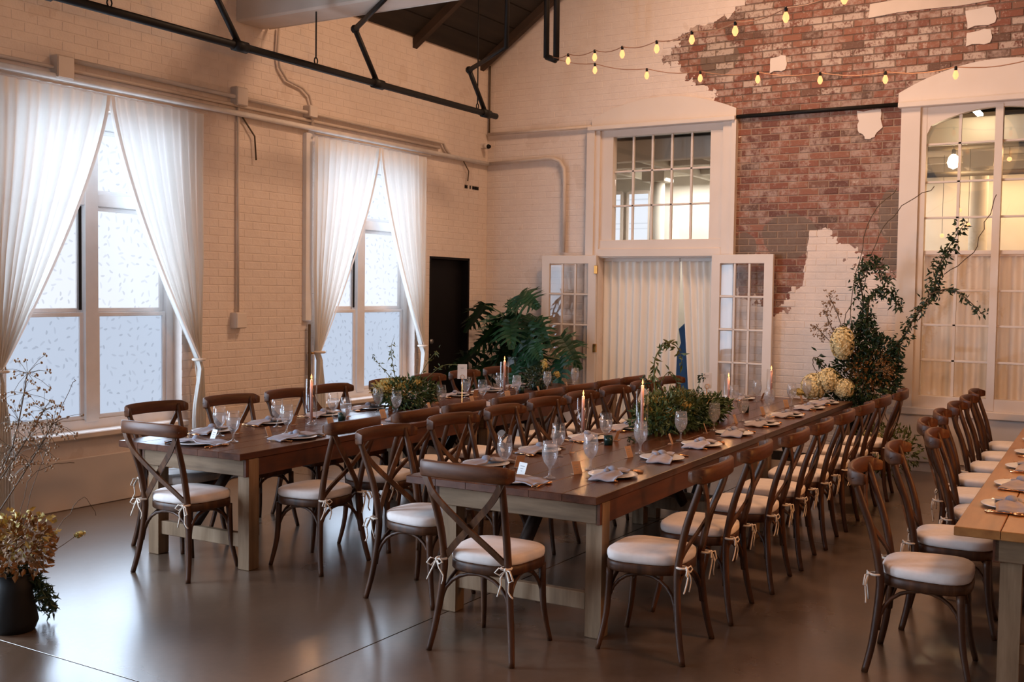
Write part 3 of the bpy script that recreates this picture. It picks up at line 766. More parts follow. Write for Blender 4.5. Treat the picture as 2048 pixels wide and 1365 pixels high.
for y0, y1 in ((1.843, 2.14), (1.505, 1.817), (1.123, 1.435), (.80, 1.097)):
    for a, b in zip(zb_, zb_[1:] + [3.62]): MB().box(XB + .033, XB + .037, y0, y1, a + .011, b - .011).build('pane', M['glass'], w4)
drape('window_curtain', .80, 2.15, .70, 2.20, XB + .14, 13, 'drape2', 'cream pleated curtain behind the lower half of arched window', amp=.02)

# ------------------------------------------------------------------ next room beyond the back wall
struct(MB().box(16.0, 16.2, -3.5, 8.2, -.1, 4.6).build('wall_far', M['far']))
struct(MB().box(XB + .3, 16.2, 8.0, 8.2, -.1, 4.6).build('wall_far_left', M['far']))
struct(MB().box(XB + .3, 16.2, -3.7, -3.5, -.1, 4.6).build('wall_far_right', M['far']))
c2 = struct(MB().box(XB + .3, 16.2, -3.7, 8.2, 4.4, 4.6).build('ceiling_far', M['farceil']))
MB().box(12.65, 16.0, -3.5, 8.0, 3.66, 3.70).build('lowered_boards', M['far'], c2)
MB().cbox(12.50, 12.66, -3.5, 8.0, 3.45, 3.72, .01).build('beam', M['far'], c2)
for yb in (7.0, 6.1, 5.2, 4.3, 2.9, 1.5, .4): MB().cbox(12.66, 16, yb, yb + .07, 3.54, 3.66, .01).build('beam', M['far'], c2)
for xb in (14.2, 15.4): MB().cbox(xb, xb + .12, -3.5, 8.0, 3.58, 3.66, .01).build('beam', M['far'], c2)
for i, (x, y) in enumerate(((15.0, 2.13), (15.0, 6.62))):
    t_ = thing('column', ['white column in the next room seen through arched window', 'white column in the next room seen through the transom panes'][i], 'column', (x, y, 0), 0, 'columns in the next room')
    MB().lathe([(.12, .12), (.11, 3.45)], 16).build('shaft', M['far'], t_)
    MB().cbox(-.18, .18, -.18, .18, 0, .12).build('base', M['far'], t_); MB().cbox(-.18, .18, -.18, .18, 3.45, 3.66).build('capital', M['far'], t_)
for z, lb in ((3.47, 'dark duct pipe hung high in the next room'), (3.17, 'dark shelf rail across the next room below the duct pipe')):
    o = MB().tube([(13.0, -3.4, z), (13.0, 3.2, z)], .03, 8).build('duct_pipe', M['stem']); o['label'] = lb; o['category'] = 'pipe'
w7 = thing('window', 'x', 'x'); w7.name = 'window_7'; del w7['category']; w7['kind'] = 'structure'; w7['label'] = 'bright daylit window of the next room'
for a, b in ((7.19, 7.53), (7.68, 7.84)):
    MB().box(15.95, 15.97, a, b, 1.0, 3.38).build('pane', M['pane_hi'], w7)
    q = MB(); q.cbox(15.93, 16, a - .04, a, .95, 3.42); q.cbox(15.93, 16, b, b + .04, .95, 3.42); q.cbox(15.93, 16, a, b, 3.38, 3.44); q.build('frame', M['trim'], w7)
t_ = thing('pendant_bulb', 'large glowing bare bulb hanging behind the arched window', 'lamp', (12.9, 2.11, 3.30))
MB().lathe([(.0, -.085), (.05, -.06), (.066, -.01), (.05, .05), (.022, .08), (.0, .09)], 14).build('bulb', M['bigbulb'], t_)
MB().lathe([(.022, .07), (.022, .13), (.012, .14)], 10).build('socket', M['iron'], t_)
MB().tube([(0, 0, .13), (0, 0, .35)], .004, 5).build('cord', M['iron'], t_)
for i, (x, y, z) in enumerate(((13.6, 1.62, 3.38), (14.0, 2.1, 2.66), (15.2, 2.6, 2.60), (13.4, 1.30, 3.10), (14.3, 2.25, 2.86))):
    t_ = thing('amber_bulb', 'small amber bulb %s in the next room, behind the arched window' % ['highest', 'lowest', 'farthest', 'rightmost', 'middle'][i], 'lamp', (x, y, z), 0, 'amber bulbs in the next room')
    MB().ball((0, 0, 0), .028, 8, 6).build('bulb', M['bulb'], t_); MB().tube([(0, 0, .02), (0, 0, 3.66 - z)], .003, 4).build('cord', M['iron'], t_)
o = MB().cbox(12.05, 12.35, 1.74, 1.80, 3.70, 3.73).build('ceiling_light', M['bigbulb']); o['label'] = 'small bright ceiling light near the top of the arched window'; o['category'] = 'lamp'

# ------------------------------------------------------------------ white tie beam, iron pipe frame, string lights
o = thing('tie_beam', 'white-painted timber tie beam crossing the room from the left wall', 'beam')
MB().cbox(7.20, 7.55, -7, YL, 4.22, 4.60, .02).build('timber', M['beam'], o)
MB().tube([(7.60, YL - .03, 4.25), (7.60, -7, 4.25)], .018, 6).build('conduit', M['conduit'], o)
MB().add([(7.15, YL, 4.22), (7.50, YL, 4.22), (7.50, YL, 3.62), (7.15, YL, 3.62), (7.15, 6.6, 4.22), (7.50, 6.6, 4.22)], [(0, 1, 2, 3), (0, 4, 5, 1), (3, 2, 5, 4), (0, 3, 4), (1, 5, 2)]).build('corbel', M['beam'], o) if False else None
pf = thing('pipe_frame', 'black iron pipe hung below the roof along the left wall', 'pipe')
YP = 6.5
MB().tube([(2.0, YP, 3.735), (10.25, YP, 3.735)], .034, 10).build('long_pipe', M['iron'], pf)
for xb, zt in ((4.40, 4.18), (6.20, 4.18), (7.98, 4.18), (9.88, 4.15)):
    x0 = xb + .16; x1 = xb - .18
    MB().tube([(x0, YP, 3.735), (x1, YP, zt)], .026, 8).build('brace', M['iron'], pf)
    MB().tube([(x1, YP, zt), (x1 - .62, YP - .85, zt + .03), (x1 - .66, YP - .90, roofz(YP - .9))], .026, 8).build('brace', M['iron'], pf)
    MB().ball((x1, YP, zt), .042, 8, 5).build('elbow', M['iron'], pf); MB().tube([(x0 - .07, YP, 3.735), (x0 + .07, YP, 3.735)], .048, 10).build('tee_fitting', M['iron'], pf)
for xr in (5.1, 7.27, 9.87):
    MB().tube([(xr, YP, 3.81), (xr, YP, roofz(YP))], .007, 5).build('hanger_rod', M['iron'], pf)
    MB().tube([(xr + .022 * math.cos(a), YP, 3.79 + .03 * math.sin(a)) for a in [2 * PI * k / 8 for k in range(8)]], .006, 5, closed=True).build('ring', M['iron'], pf)
hb = thing('conduit_hanger', 'black U-shaped tube hanger that holds the string light ends', 'hanger', (10, 5.66, 0))
MB().tube([(0, .07, 5.9), (0, .06, 4.26)], .032, 8).build('tube', M['iron'], hb)
MB().tube([(0, -.05, 6.0), (0, -.06, 4.22)], .034, 8).build('tube', M['iron'], hb)
MB().tube([(0, .06, 4.27), (0, -.06, 4.22)], .032, 8).build('crossbar', M['iron'], hb)
def strand(label, pts):
    t_ = thing('string_lights', label, 'lights', (0, 0, 0), 0, 'strings of warm bulbs')
    P_ = [Vector(p) for p in pts]; line = []
    for a, b in zip(P_, P_[1:]):
        for k in range(5): s_ = k / 5; p = a.lerp(b, s_); p.z -= .03 * math.sin(PI * s_); line.append(p)
    line.append(P_[-1]); MB().tube(line, .0045, 5).build('wire', M['wire'], t_)
    for i, p in enumerate(P_[1:] if len(P_) > 2 else P_):
        b_ = MB(); b_.lathe([(0, -.105), (.012, -.10), (.024, -.075), (.022, -.055), (.012, -.03), (.010, -.02)], 10, p); b_.build('bulb', M['bulb'], t_)
        MB().lathe([(.012, -.03), (.013, .0), (.008, .008)], 8, p).build('socket', M['iron'], t_)
S1 = [(10, 5.66, 4.27), (9.64, 5.26, 4.18), (9.29, 4.78, 4.10), (8.92, 4.31, 4.01), (8.58, 3.82, 3.94), (8.21, 3.35, 3.89), (7.86, 2.86, 3.83), (7.53, 2.37, 3.80), (7.2, 1.88, 3.79), (6.9, 1.4, 3.8)]
S2 = [(10, 5.66, 4.26), (10, 5.14, 4.14), (9.99, 4.55, 4.03), (9.94, 3.96, 3.94), (9.9, 3.37, 3.87), (9.85, 2.77, 3.80), (9.78, 2.18, 3.74), (9.69, 1.59, 3.71), (9.6, 1.0, 3.70), (9.5, .4, 3.72)]
strand('string of warm bulbs swinging toward the viewer, upper strand', S1)
strand('string of warm bulbs crossing parallel to the brick wall, lower strand', S2)
lamp('POINT', 'string_light_glow', (8.9, 3.6, 3.7), 14, (1, .55, .22), .5)
lamp('POINT', 'string_light_glow', (9.6, 2.0, 3.5), 14, (1, .55, .22), .5)

# ------------------------------------------------------------------ farm tables
def farm_table(x, y, rz, L, W, label, topmat, first=True):
    """x,y: middle of the near end; runs along local +x"""
    t_ = thing('farm_table', label, 'table', (x, y, 0), rz, 'farm tables set end to end')
    n = 6; pw = W / n
    for k in range(n):
        MB().cbox(0.0 + .002, L - .002, -W / 2 + k * pw + .0015, -W / 2 + (k + 1) * pw - .0015, .708, .75, .003).build('plank', topmat, t_)
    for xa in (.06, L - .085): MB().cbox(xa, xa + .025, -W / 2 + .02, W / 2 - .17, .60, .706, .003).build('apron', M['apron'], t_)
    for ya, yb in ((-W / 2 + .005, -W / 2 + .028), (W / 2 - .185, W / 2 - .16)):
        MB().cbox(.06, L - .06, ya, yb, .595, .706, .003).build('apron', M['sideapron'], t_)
    for xa in (.085, L - .175):
        for ya, yb in ((-W / 2 + .003, -W / 2 + .093), (W / 2 - .28, W / 2 - .19)):
            MB().cbox(xa, xa + .09, ya, yb, 0, .706, .004).build('leg', M['tleg'], t_)
        MB().cbox(xa + .02, xa + .065, -W / 2 + .105, W / 2 - .28, .135, .225, .004).build('stretcher', M['tleg'], t_)
    MB().tube([(.14, 0, .20), (.62, 0, .68)], .045, 4).build('brace', M['darkwood'], t_)
    MB().tube([(L - .14, 0, .20), (L - .62, 0, .68)], .045, 4).build('brace', M['darkwood'], t_)
    return t_
LT = 2.93; A_M, A_L, A_R = .030, .038, .038
MT = (4.78, 3.0, A_M, 1.166); LTb = (4.74, 5.40, A_L, 1.08); RT = (5.16, .21, A_R, 1.16)
def along(tb, s, off): 
    c, s_ = math.cos(tb[2]), math.sin(tb[2]); return (tb[0] + c * s - s_ * off, tb[1] + s_ * s + c * off)
for tb, nm, mt in ((MT, 'middle', M['top']), (LTb, 'left', M['top']), (RT, 'right', M['honey'])):
    for k in range(2):
        x, y = along(tb, k * (LT + .004), 0)
        if nm == 'right':
            lb = ['honey-coloured farm table at the right edge of the picture, nearer one', 'honey-coloured farm table at the right edge, farther one'][k]
        else: lb = '%s dark-stained wooden farm table of the %s row' % (['nearer', 'farther'][k], nm)
        farm_table(x, y, tb[2], LT, tb[3], lb, mt)

# ------------------------------------------------------------------ chairs
def smooth(pts, n=4):
    out = []; P_ = [Vector(p) for p in pts]
    for i in range(len(P_) - 1):
        p0 = P_[max(i - 1, 0)]; p1 = P_[i]; p2 = P_[i + 1]; p3 = P_[min(i + 2, len(P_) - 1)]
        for k in range(n):
            t_ = k / n; out.append(.5 * ((2 * p1) + (-p0 + p2) * t_ + (2 * p0 - 5 * p1 + 4 * p2 - p3) * t_ ** 2 + (-p0 + 3 * p1 - 3 * p2 + p3) * t_ ** 3))
    out.append(P_[-1]); return out
def seat_outline(sc=1.0, n=28):
    out = []
    for k in range(n):
        a = 2 * PI * k / n; c, s = math.cos(a), math.sin(a); e = .62
        x = .215 * math.copysign(abs(c) ** e, c); y = .205 * math.copysign(abs(s) ** e, s)
        x *= 1 + .10 * (y / .2) - .03; out.append((x * sc, (y - .01) * sc))
    return out
def ring_shape(levels):   # [(scale, z)] of the seat outline
    mb = MB(); n = 28; vs = []; fs = []
    for s_, z in levels: vs += [(x, y, z) for x, y in seat_outline(s_, n)]
    for i in range(len(levels) - 1):
        for k in range(n): fs.append((i * n + k, i * n + (k + 1) % n, (i + 1) * n + (k + 1) % n, (i + 1) * n + k))
    fs.append(tuple(range(n))[::-1]); fs.append(tuple((len(levels) - 1) * n + k for k in range(n)))
    return mb.add(vs, fs, True)
ZT, RK = .958, -.345
def bow(s_, seed):
    random.seed(seed); x, y, z = s_ * .185, -.225, .462
    mb = MB()
    mb.tube([(x + .026 * math.cos(a), y + .026 * math.sin(a), z) for a in [2 * PI * k / 8 for k in range(8)]], .006, 5, closed=True)
    bx, by = x + s_ * .012, y - .028
    j = lambda q: random.uniform(-q, q)
    for e in (-1, 1):
        L_ = .045 + j(.01); dz = -.035 + j(.03)
        mb.tube([(bx, by, z), (bx + e * L_ * .6, by - .012, z + .012 + dz * .3), (bx + e * L_, by - .015, z + dz), (bx + e * L_ * .5, by - .012, z + dz - .012)], .0045, 4, closed=True)
        mb.tube(smooth([(bx, by, z), (bx + e * .02 + j(.01), by - .012, z - .04), (bx + e * (.03 + j(.02)), by - .008, z - .09 - j(.02)), (bx + e * (.035 + j(.02)), by - .004, z - .135 - j(.03))], 2), .0042, 4)
    mb.ball((bx, by, z), .010, 6, 4)
    return mb
def make_chair():
    t_ = thing('cross_back_chair', '', 'chair', (0, 0, 0), 0)
    ring_shape([(.97, .405), (1.0, .412), (1.0, .448), (.97, .455)]).build('seat_frame', M['chair'], t_)
    cu = ring_shape([(.93, .452), (.985, .458), (1.0, .470), (1.0, .488), (.985, .498), (.93, .506), (.45, .511)]).build('cushion', M['cushion'], t_)
    for i, s_ in enumerate((-1, 1)): bow(s_, 5 + i).build('tie', M['tie'], cu)
    for s_ in (-1, 1):
        pts = smooth([(s_ * .238, -.255, 0), (s_ * .215, -.225, .15), (s_ * .190, -.205, .36), (s_ * .183, -.208, .48), (s_ * .19, -.245, .66), (s_ * .205, -.30, .82), (s_ * .215, -.338, .935)], 4)
        n = len(pts); MB().tube(pts, [.0155 + .004 * math.sin(PI * k / (n - 1)) for k in range(n)], 8).build('leg', M['chair'], t_)
        pts = smooth([(s_ * .200, .200, 0), (s_ * .178, .165, .18), (s_ * .175, .150, .41)], 4)
        n = len(pts); MB().tube(pts, [.013 + .007 * k / (n - 1) for k in range(n)], 8).build('leg', M['chair'], t_)
    # bent top rail
    vs = []; fs = []; N = 20; hh = .040; th = .013
    for i in range(N + 1):
        u = -1 + 2 * i / N; x = .252 * math.sin(u * PI / 2 * .98); y = -.372 + .062 * (1 - math.cos(u * PI / 2)) + (.03 if abs(u) > .92 else 0)
        tp = 1.0 if abs(u) < .86 else max(.55, 1 - (abs(u) - .86) * 2.6)
        zc = ZT - .040 + .010 * (1 - u * u)
        for dy, dz in ((-th, -hh * .8), (-th * 1.1, 0), (-th, hh * .8), (-th * .4, hh), (th * .4, hh), (th, hh * .8), (th * 1.1, 0), (th, -hh * .8), (th * .4, -hh), (-th * .4, -hh)):
            vs.append((x, y + dy * (1 if abs(u) < .9 else .8), zc + dz * tp))
    for i in range(N):
        for k in range(10): fs.append((i * 10 + k, i * 10 + (k + 1) % 10, (i + 1) * 10 + (k + 1) % 10, (i + 1) * 10 + k))
    fs.append(tuple(range(10))[::-1]); fs.append(tuple(N * 10 + k for k in range(10)))
    MB().add(vs, fs, True).build('back_rail', M['rail'], t_)
    for s_ in (-1, 1):
        o_ = .010 * s_
        pts = smooth([(s_ * .236, -.332, ZT - .03), (s_ * .16, -.325 + o_, .80), (s_ * .02, -.285 + o_, .66), (-s_ * .11, -.235 + o_, .54), (-s_ * .178, -.205, .465)], 5)
        vs = []; fs = []; n = len(pts)
        for i, p in enumerate(pts):
            t2 = (pts[min(i + 1, n - 1)] - pts[max(i - 1, 0)]).normalized(); nrm = Vector((0, 1, .25)).normalized(); sd = t2.cross(nrm).normalized()
            for a, b in ((-1, -1), (1, -1), (1, 1), (-1, 1)): vs.append(p + sd * a * .016 + nrm * b * .0055)
        for i in range(n - 1):
            for k in range(4): fs.append((i * 4 + k, i * 4 + (k + 1) % 4, i * 4 + 4 + (k + 1) % 4, i * 4 + 4 + k))
        fs += [(3, 2, 1, 0), tuple((n - 1) * 4 + k for k in range(4))]
        MB().add(vs, fs, False).build('cross_slat', M['slat'], t_)
    def hoop(a, b, inn):   # inverted U between two legs
        A = Vector(a); B = Vector(b); C_ = (A + B) / 2; pts = []
        for k in range(13):
            an = PI * k / 12; c = math.cos(an); h = math.sin(an) ** .8
            p = C_ + (A - C_) * c * .97; p = p + Vector(inn) * h; p.z = A.z + (.40 - A.z) * h; pts.append(p)
        MB().tube(pts, .0095, 7).build('brace', M['chair'], t_)
    hoop((-.205, -.218, .20), (.205, -.218, .20), (0, .03, 0)); hoop((-.180, .168, .22), (.180, .168, .22), (0, -.03, 0))
    hoop((-.205, -.21, .20), (-.180, .165, .22), (.03, 0, 0)); hoop((.205, -.21, .20), (.180, .165, .22), (-.03, 0, 0))
    return t_
chair0 = make_chair(); used = [0]
ORD = ['first', 'second', 'third', 'fourth', 'fifth', 'sixth', 'seventh', 'eighth', 'ninth', 'tenth']
def chair(x, y, rz, label, group):
    if not used[0]:
        used[0] = 1; chair0.location = (x, y, 0); chair0.rotation_euler = (0, 0, rz); chair0['label'] = label; chair0['group'] = group; return chair0
    return dup(chair0, (x, y, 0), rz, label, group)
e1 = chair(4.53, 2.83, -PI / 2 + .02, 'foreground cross-back chair at the near end of the middle table', 'chairs at the table ends')
e2 = chair(4.69, 5.21, -PI / 2 + .03, 'cross-back chair at the near end of the left table, by the window', 'chairs at the table ends')
def rnd(a): return random.uniform(-a, a)
random.seed(3)
# middle table, right side (backs toward the right edge)
for i, (x, y) in enumerate(zip([4.97, 5.70, 6.42, 7.06, 7.72, 8.40, 9.08, 9.80], [2.19, 2.22, 2.22, 2.24, 2.26, 2.28, 2.30, 2.30])):
    chair(x, y, .09 + rnd(.04), 'brown cross-back chair, %s from the near end, right side of middle table' % ORD[i], 'chairs on the right side of the middle table')
for i, (x, y) in enumerate(zip([5.03, 5.80, 6.50, 7.16, 7.80, 8.44, 9.10, 9.76], [3.63, 3.68, 3.70, 3.74, 3.76, 3.78, 3.80, 3.82])):
    chair(x, y, PI + rnd(.05), 'brown cross-back chair, %s from the near end, left side of middle table' % ORD[i], 'chairs on the left side of the middle table')
for i, (x, y) in enumerate(zip([5.24, 5.94, 6.58, 7.22, 7.86, 8.48, 9.08, 9.66], [4.67, 4.70, 4.72, 4.72, 4.76, 4.78, 4.80, 4.80])):
    chair(x, y, rnd(.06), 'brown cross-back chair, %s from the near end, aisle side of left table' % ORD[i], 'chairs on the aisle side of the left table')
for i, (x, y) in enumerate(zip([5.12, 5.80, 6.44, 7.0, 7.76, 8.46, 9.10, 9.76], [5.74, 5.72, 5.72, 5.76, 5.74, 5.78, 5.80, 5.82])):
    chair(x, y, PI + rnd(.05), 'brown cross-back chair, %s from the near end, window side of left table' % ORD[i], 'chairs on the window side of the left table')
for i, (x, y) in enumerate(zip([5.42, 6.20, 6.96, 7.56, 8.24, 8.90, 9.54, 10.26], [.93, .93, .86, 1.02, 1.04, 1.05, 1.06, 1.10])):
    chair(x, y, PI + .08 + rnd(.05), 'brown cross-back chair, %s from the near end, along the honey-coloured right table' % ORD[i], 'chairs along the right table')

# ------------------------------------------------------------------ place settings
def make_goblet(mist):
    t_ = thing('water_goblet', '', 'glass')
    prof = [(.0, .002), (.034, .002), (.035, .005), (.012, .012), (.006, .022), (.006, .055), (.012, .064), (.034, .092), (.044, .125), (.0445, .150), (.040, .185), (.0375, .208), (.0365, .2085)]
    MB().lathe(prof, 20, cap=False).build('bowl', M['mist' if mist else 'clear'], t_)
    MB().lathe([(0, .0675), (.010, .0705), (.0318, .0945), (.042, .125), (.0424, .150), (.0415, .160), (0, .160)], 18).build('water', M['water'], t_)
    return t_
gob = [make_goblet(0), make_goblet(1)]
def make_plate():
    t_ = thing('dinner_plate', '', 'plate')
    MB().lathe([(.0, .002), (.085, .002), (.095, .006), (.138, .014), (.140, .016), (.138, .018), (.095, .010), (.0, .008)], 28).build('plate', M['plate'], t_); return t_
def make_napkin(v):
    random.seed(40 + v)
    t_ = thing('linen_napkin', '', 'napkin'); nx, ny = 22, 8; vs = []; fs = []
    for k in (0, 1):
        for i in range(nx + 1):
            for j in range(ny + 1):
                u = i / nx - .5; q = j / ny - .5
                wdt = .13 * (1 - .55 * math.exp(-(u / .08) ** 2)) * (1 + .25 * abs(u))
                x = u * .40; y = q * wdt + .012 * math.sin(u * 5 + v)
                z = .020 + .004 * math.sin(q * 9 + u * 3 + v) + .012 * math.exp(-(u / .1) ** 2) - .014 * max(0, abs(u) - .36) / .14
                vs.append((x, y, z + (.007 if k else 0)))
    S = (nx + 1) * (ny + 1)
    for i in range(nx):
        for j in range(ny):
            a = i * (ny + 1) + j; b = a + ny + 1
            fs.append((a, a + 1, b + 1, b)); fs.append((S + a, S + b, S + b + 1, S + a + 1))
    for i in range(nx):
        for j in (0, ny):
            a = i * (ny + 1) + j; b = a + ny + 1; fs.append((a, b, S + b, S + a))
    for j in range(ny):
        for i in (0, nx):
            a = i * (ny + 1) + j; fs.append((a, a + 1, S + a + 1, S + a))
    MB().add(vs, fs, True).build('cloth', M['napkin'], t_)
    mb = MB(); mb.ball((0, 0, .04), .026, 8, 6, (1, 1.15, .8)); mb.ball((.02, -.03, .034), .018, 8, 5, (1.3, 1, .7)); mb.build('knot', M['napkin2'], t_)
    return t_
def make_cut(kind):
    t_ = thing(kind, '', kind.split('_')[-1]); mb = MB()
    mb.tube([(-.085, 0, .006), (-.02, 0, .008), (.03, 0, .007)], [.006, .0035, .003], 6, flat=.5)
    mb.build('handle', M['gold'], t_); mb = MB()
    if 'spoon' in kind: mb.ball((.060, 0, .007), .022, 10, 6, (1.5, 1, .35)); nm = 'bowl'
    elif 'fork' in kind:
        mb.cbox(.03, .055, -.011, .011, .005, .009, .001)
        for k in range(4): mb.cbox(.055, .098, -.011 + k * .006, -.008 + k * .006, .005, .008, .0006)
        nm = 'tines'
    else: mb.slab([(.03, -.004), (.10, -.006), (.118, .004), (.10, .008), (.03, .006)], .005, .008); nm = 'blade'
    mb.build(nm, M['gold'], t_); return t_
def make_card(mat):
    t_ = thing('place_card', '', 'card'); Mx = R(-.35)
    MB().cbox(-.032, .032, -.001, .001, 0, .075, .0005, Mx).build('card', M[mat], t_)
    mb = MB()
    for k, (a, b) in enumerate(((-.018, .018), (-.014, .010), (-.006, .006))): mb.box(a, b, -.0016, -.0010, .052 - k * .014, .055 - k * .014, Mx)
    mb.build('lettering', M['ink'], t_)
    MB().cbox(-.03, .03, 0, .03, 0, .003, .0005).build('foot', M[mat], t_); return t_
PL = make_plate(); NP = [make_napkin(0), make_napkin(1)]; FK = make_cut('gold_fork'); KN = make_cut('gold_knife'); SP = make_cut('gold_spoon'); CD = [make_card('kraft'), make_card('card')]
first = set()
def put(proto, x, y, z, rz, label, group):
    if id(proto) not in first:
        first.add(id(proto)); proto.location = (x, y, z); proto.rotation_euler = (0, 0, rz); proto['label'] = label; proto['group'] = group; return proto
    return dup(proto, (x, y, z), rz, label, group)
random.seed(5)
def setting(tb, s, side, where, mist, card=0, gl=None):
    """side: -1 right edge of the table, +1 left edge, 0 near end. (s, off) table coordinates"""
    W = tb[3]; rz = tb[2]
    if side == 0: p, fd = (s, 0.0), rz        # facing +x
    else: p, fd = (s, side * (W / 2 - .19)), rz - side * PI / 2
    px, py = along(tb, *p)
    c, sn = math.cos(fd), math.sin(fd)
    def W_(f, l): return (px + c * f - sn * l, py + sn * f + c * l)   # f: toward table middle, l: to diner's left
    z = .7505
    def nm(what): return '%s at the %s' % (what, where)
    put(PL, *W_(0, 0), z, 0, nm('white plate'), 'plates')
    put(NP[random.random() > .5], *W_(0.0, 0), z, fd + PI / 2 + rnd(.25), nm('knotted linen napkin'), 'napkins')
    put(FK, *W_(-.02, .175), z, fd + rnd(.12), nm('gold fork'), 'forks')
    put(KN, *W_(-.02, -.175), z, fd + rnd(.12), nm('gold knife'), 'knives')
    put(SP, *W_(-.01, -.205), z, fd + rnd(.25), nm('gold spoon'), 'spoons')
    gx, gy = W_(.20, -.13) if gl is None else gl
    put(gob[mist], gx, gy, z, random.random(), nm(('misted' if mist else 'clear') + ' water goblet'), 'water goblets')
    cx_, cy_ = W_(.19, .05)
    put(CD[card], cx_, cy_, z, fd + PI / 2 + PI + rnd(.4), nm(('white' if card else 'kraft') + ' place card'), 'place cards')
S_M = [.62, 1.36, 2.08, 2.78, 3.48, 4.22, 4.95, 5.50]
for i, s in enumerate(S_M):
    setting(MT, s, -1, '%s place, right side of middle table' % ORD[i], 1)
for i, s in enumerate([.55, 1.22, 1.93, 2.62, 3.30, 4.0, 4.7, 5.4]):
    setting(MT, s, 1, '%s place, left side of middle table' % ORD[i], 0 if i < 4 else 1)
setting(MT, .16, 0, 'near end place of middle table', 1, 1)
for i, s in enumerate([.75, 1.42, 2.08, 2.75, 3.45, 4.1, 4.75, 5.4]):
    setting(LTb, s, -1, '%s place, aisle side of left table' % ORD[i], 0 if i < 5 else 1)
for i, s in enumerate([.66, 1.25, 1.90, 2.5, 3.2, 3.9, 4.55, 5.2]):
    setting(LTb, s, 1, '%s place, window side of left table' % ORD[i], 0)
setting(LTb, .17, 0, 'near end place of left table', 0, 1)
for i, s in enumerate([.62, 1.3, 2.0, 2.7, 3.4, 4.1, 4.8, 5.4]):
    setting(RT, s, 1, '%s place, right-hand honey table' % ORD[i], 0)

# ------------------------------------------------------------------ candles, votives, number cards
def candle(x, y, hg, hc, label, lean=0):
    t_ = thing('taper_candle', label, 'candle', (x, y, .7505), 0, 'taper candles in glass cylinders')
    MB().lathe([(0, .0), (.036, .0), (.036, .004), (.0345, .012), (.014, .020), (.014, .030), (.0, .030)], 14).build('holder', M['glass'], t_)
    MB().lathe([(0, .031), (.0115, .031), (.0105, hc), (.004, hc + .004), (0, hc + .004)], 12).build('taper', M['wax'], t_)
    MB().lathe([(.0425, 0), (.043, .002), (.043, hg), (.0415, hg + .0005)], 20, cap=False).build('glass_cylinder', M['glass'], t_)
    MB().lathe([(0, hc + .006), (.0055, hc + .014), (.0065, hc + .022), (.003, hc + .036), (0, hc + .048)], 8).build('flame', M['flame'], t_)
    lamp('POINT', 'candle_glow', (x, y, .7505 + hc + .03), 1.6, (1, .5, .2), .012)
candle(6.91, 3.60, .26, .275, 'lit mauve taper in short glass cylinder, left of middle table flowers')
candle(6.86, 3.11, .35, .385, 'tallest lit mauve taper in glass cylinder before the middle flowers')
candle(8.97, 3.25, .33, .30, 'lit taper in glass cylinder just behind middle table flowers')
candle(10.31, 3.3, .30, .29, 'lit taper in glass cylinder at far end of middle table')
candle(6.12, 5.50, .35, .34, 'lit mauve taper in glass cylinder on near left table')
candle(9.05, 5.60, .33, .34, 'lit mauve taper in glass cylinder before the big split-leaf plant')
def votive(x, y, label):
    t_ = thing('votive_cup', label, 'votive', (x, y, .7505), 0, 'dark votive cups')
    MB().lathe([(0, 0), (.029, 0), (.033, .062), (.030, .062), (.027, .008), (0, .008)], 14).build('cup', M['votive'], t_)
    MB().lathe([(0, .009), (.026, .009), (.026, .035), (0, .035)], 12).build('wax', M['wax'], t_)
votive(6.52, 3.20, 'dark green votive cup on middle table before the tallest candle')
votive(9.05, 3.12, 'dark green votive cup behind the middle table flowers')
votive(6.45, 5.48, 'dark green votive cup beside the near left table candle')
votive(9.3, 5.55, 'dark green votive cup beside the far left table candle')
def numbercard(x, y, rz, label):
    t_ = thing('table_number', label, 'card', (x, y, .7505), rz, 'table number cards')
    MB().lathe([(0, 0), (.03, 0), (.03, .004), (.004, .008), (.003, .25), (0, .25)], 10).build('stand', M['gold'], t_)
    MB().cbox(-.042, .042, -.002, .002, .245, .375, .001).build('card', M['card'], t_)
    MB().tube([(.018 * math.cos(a), -.006, .262 + .02 * math.sin(a)) for a in [2 * PI * k / 10 for k in range(10)]], .002, 4, closed=True).build('clip', M['gold'], t_)
    mb = MB(); mb.box(-.020, .016, -.0036, -.0021, .350, .3525); mb.box(-.014, .012, -.0036, -.0021, .338, .3405); mb.build('lettering', M['ink'], t_)
numbercard(7.9, 5.33, -.9, 'white number card on a gold stand, on the left table')
numbercard(8.45, 3.25, -.9, 'white number card on a gold stand, behind middle table flowers')

# ------------------------------------------------------------------ flowers and plants
def leaf_quads(mb, p, d, L_, w_, up=None):
    d = Vector(d).normalized(); a = Vector((random.gauss(0, 1), random.gauss(0, 1), random.gauss(0, 1)))
    s = d.cross(a); s = s.normalized() if s.length > 1e-4 else Vector((1, 0, 0)); n = s.cross(d) * .15 * L_
    p = Vector(p); m_ = p + d * L_ * .45
    mb.add([p, m_ + s * w_ + n, p + d * L_, m_ - s * w_ + n, m_ - n * .3], [(0, 1, 4), (1, 2, 4), (2, 3, 4), (3, 0, 4)])
def gv(): return Vector((random.gauss(0, 1), random.gauss(0, 1), random.gauss(0, 1))).normalized()
def cloud(c, rad, n, L_, w_, shell=.55):
    mb = MB()
    for _ in range(n):
        g = gv(); r = shell + (1 - shell) * random.random() ** .5
        p = Vector((c[0] + g.x * rad[0] * r, c[1] + g.y * rad[1] * r, c[2] + g.z * rad[2] * r))
        leaf_quads(mb, p, g + gv() * .8, L_ * random.uniform(.6, 1.3), w_ * random.uniform(.7, 1.3))
    return mb
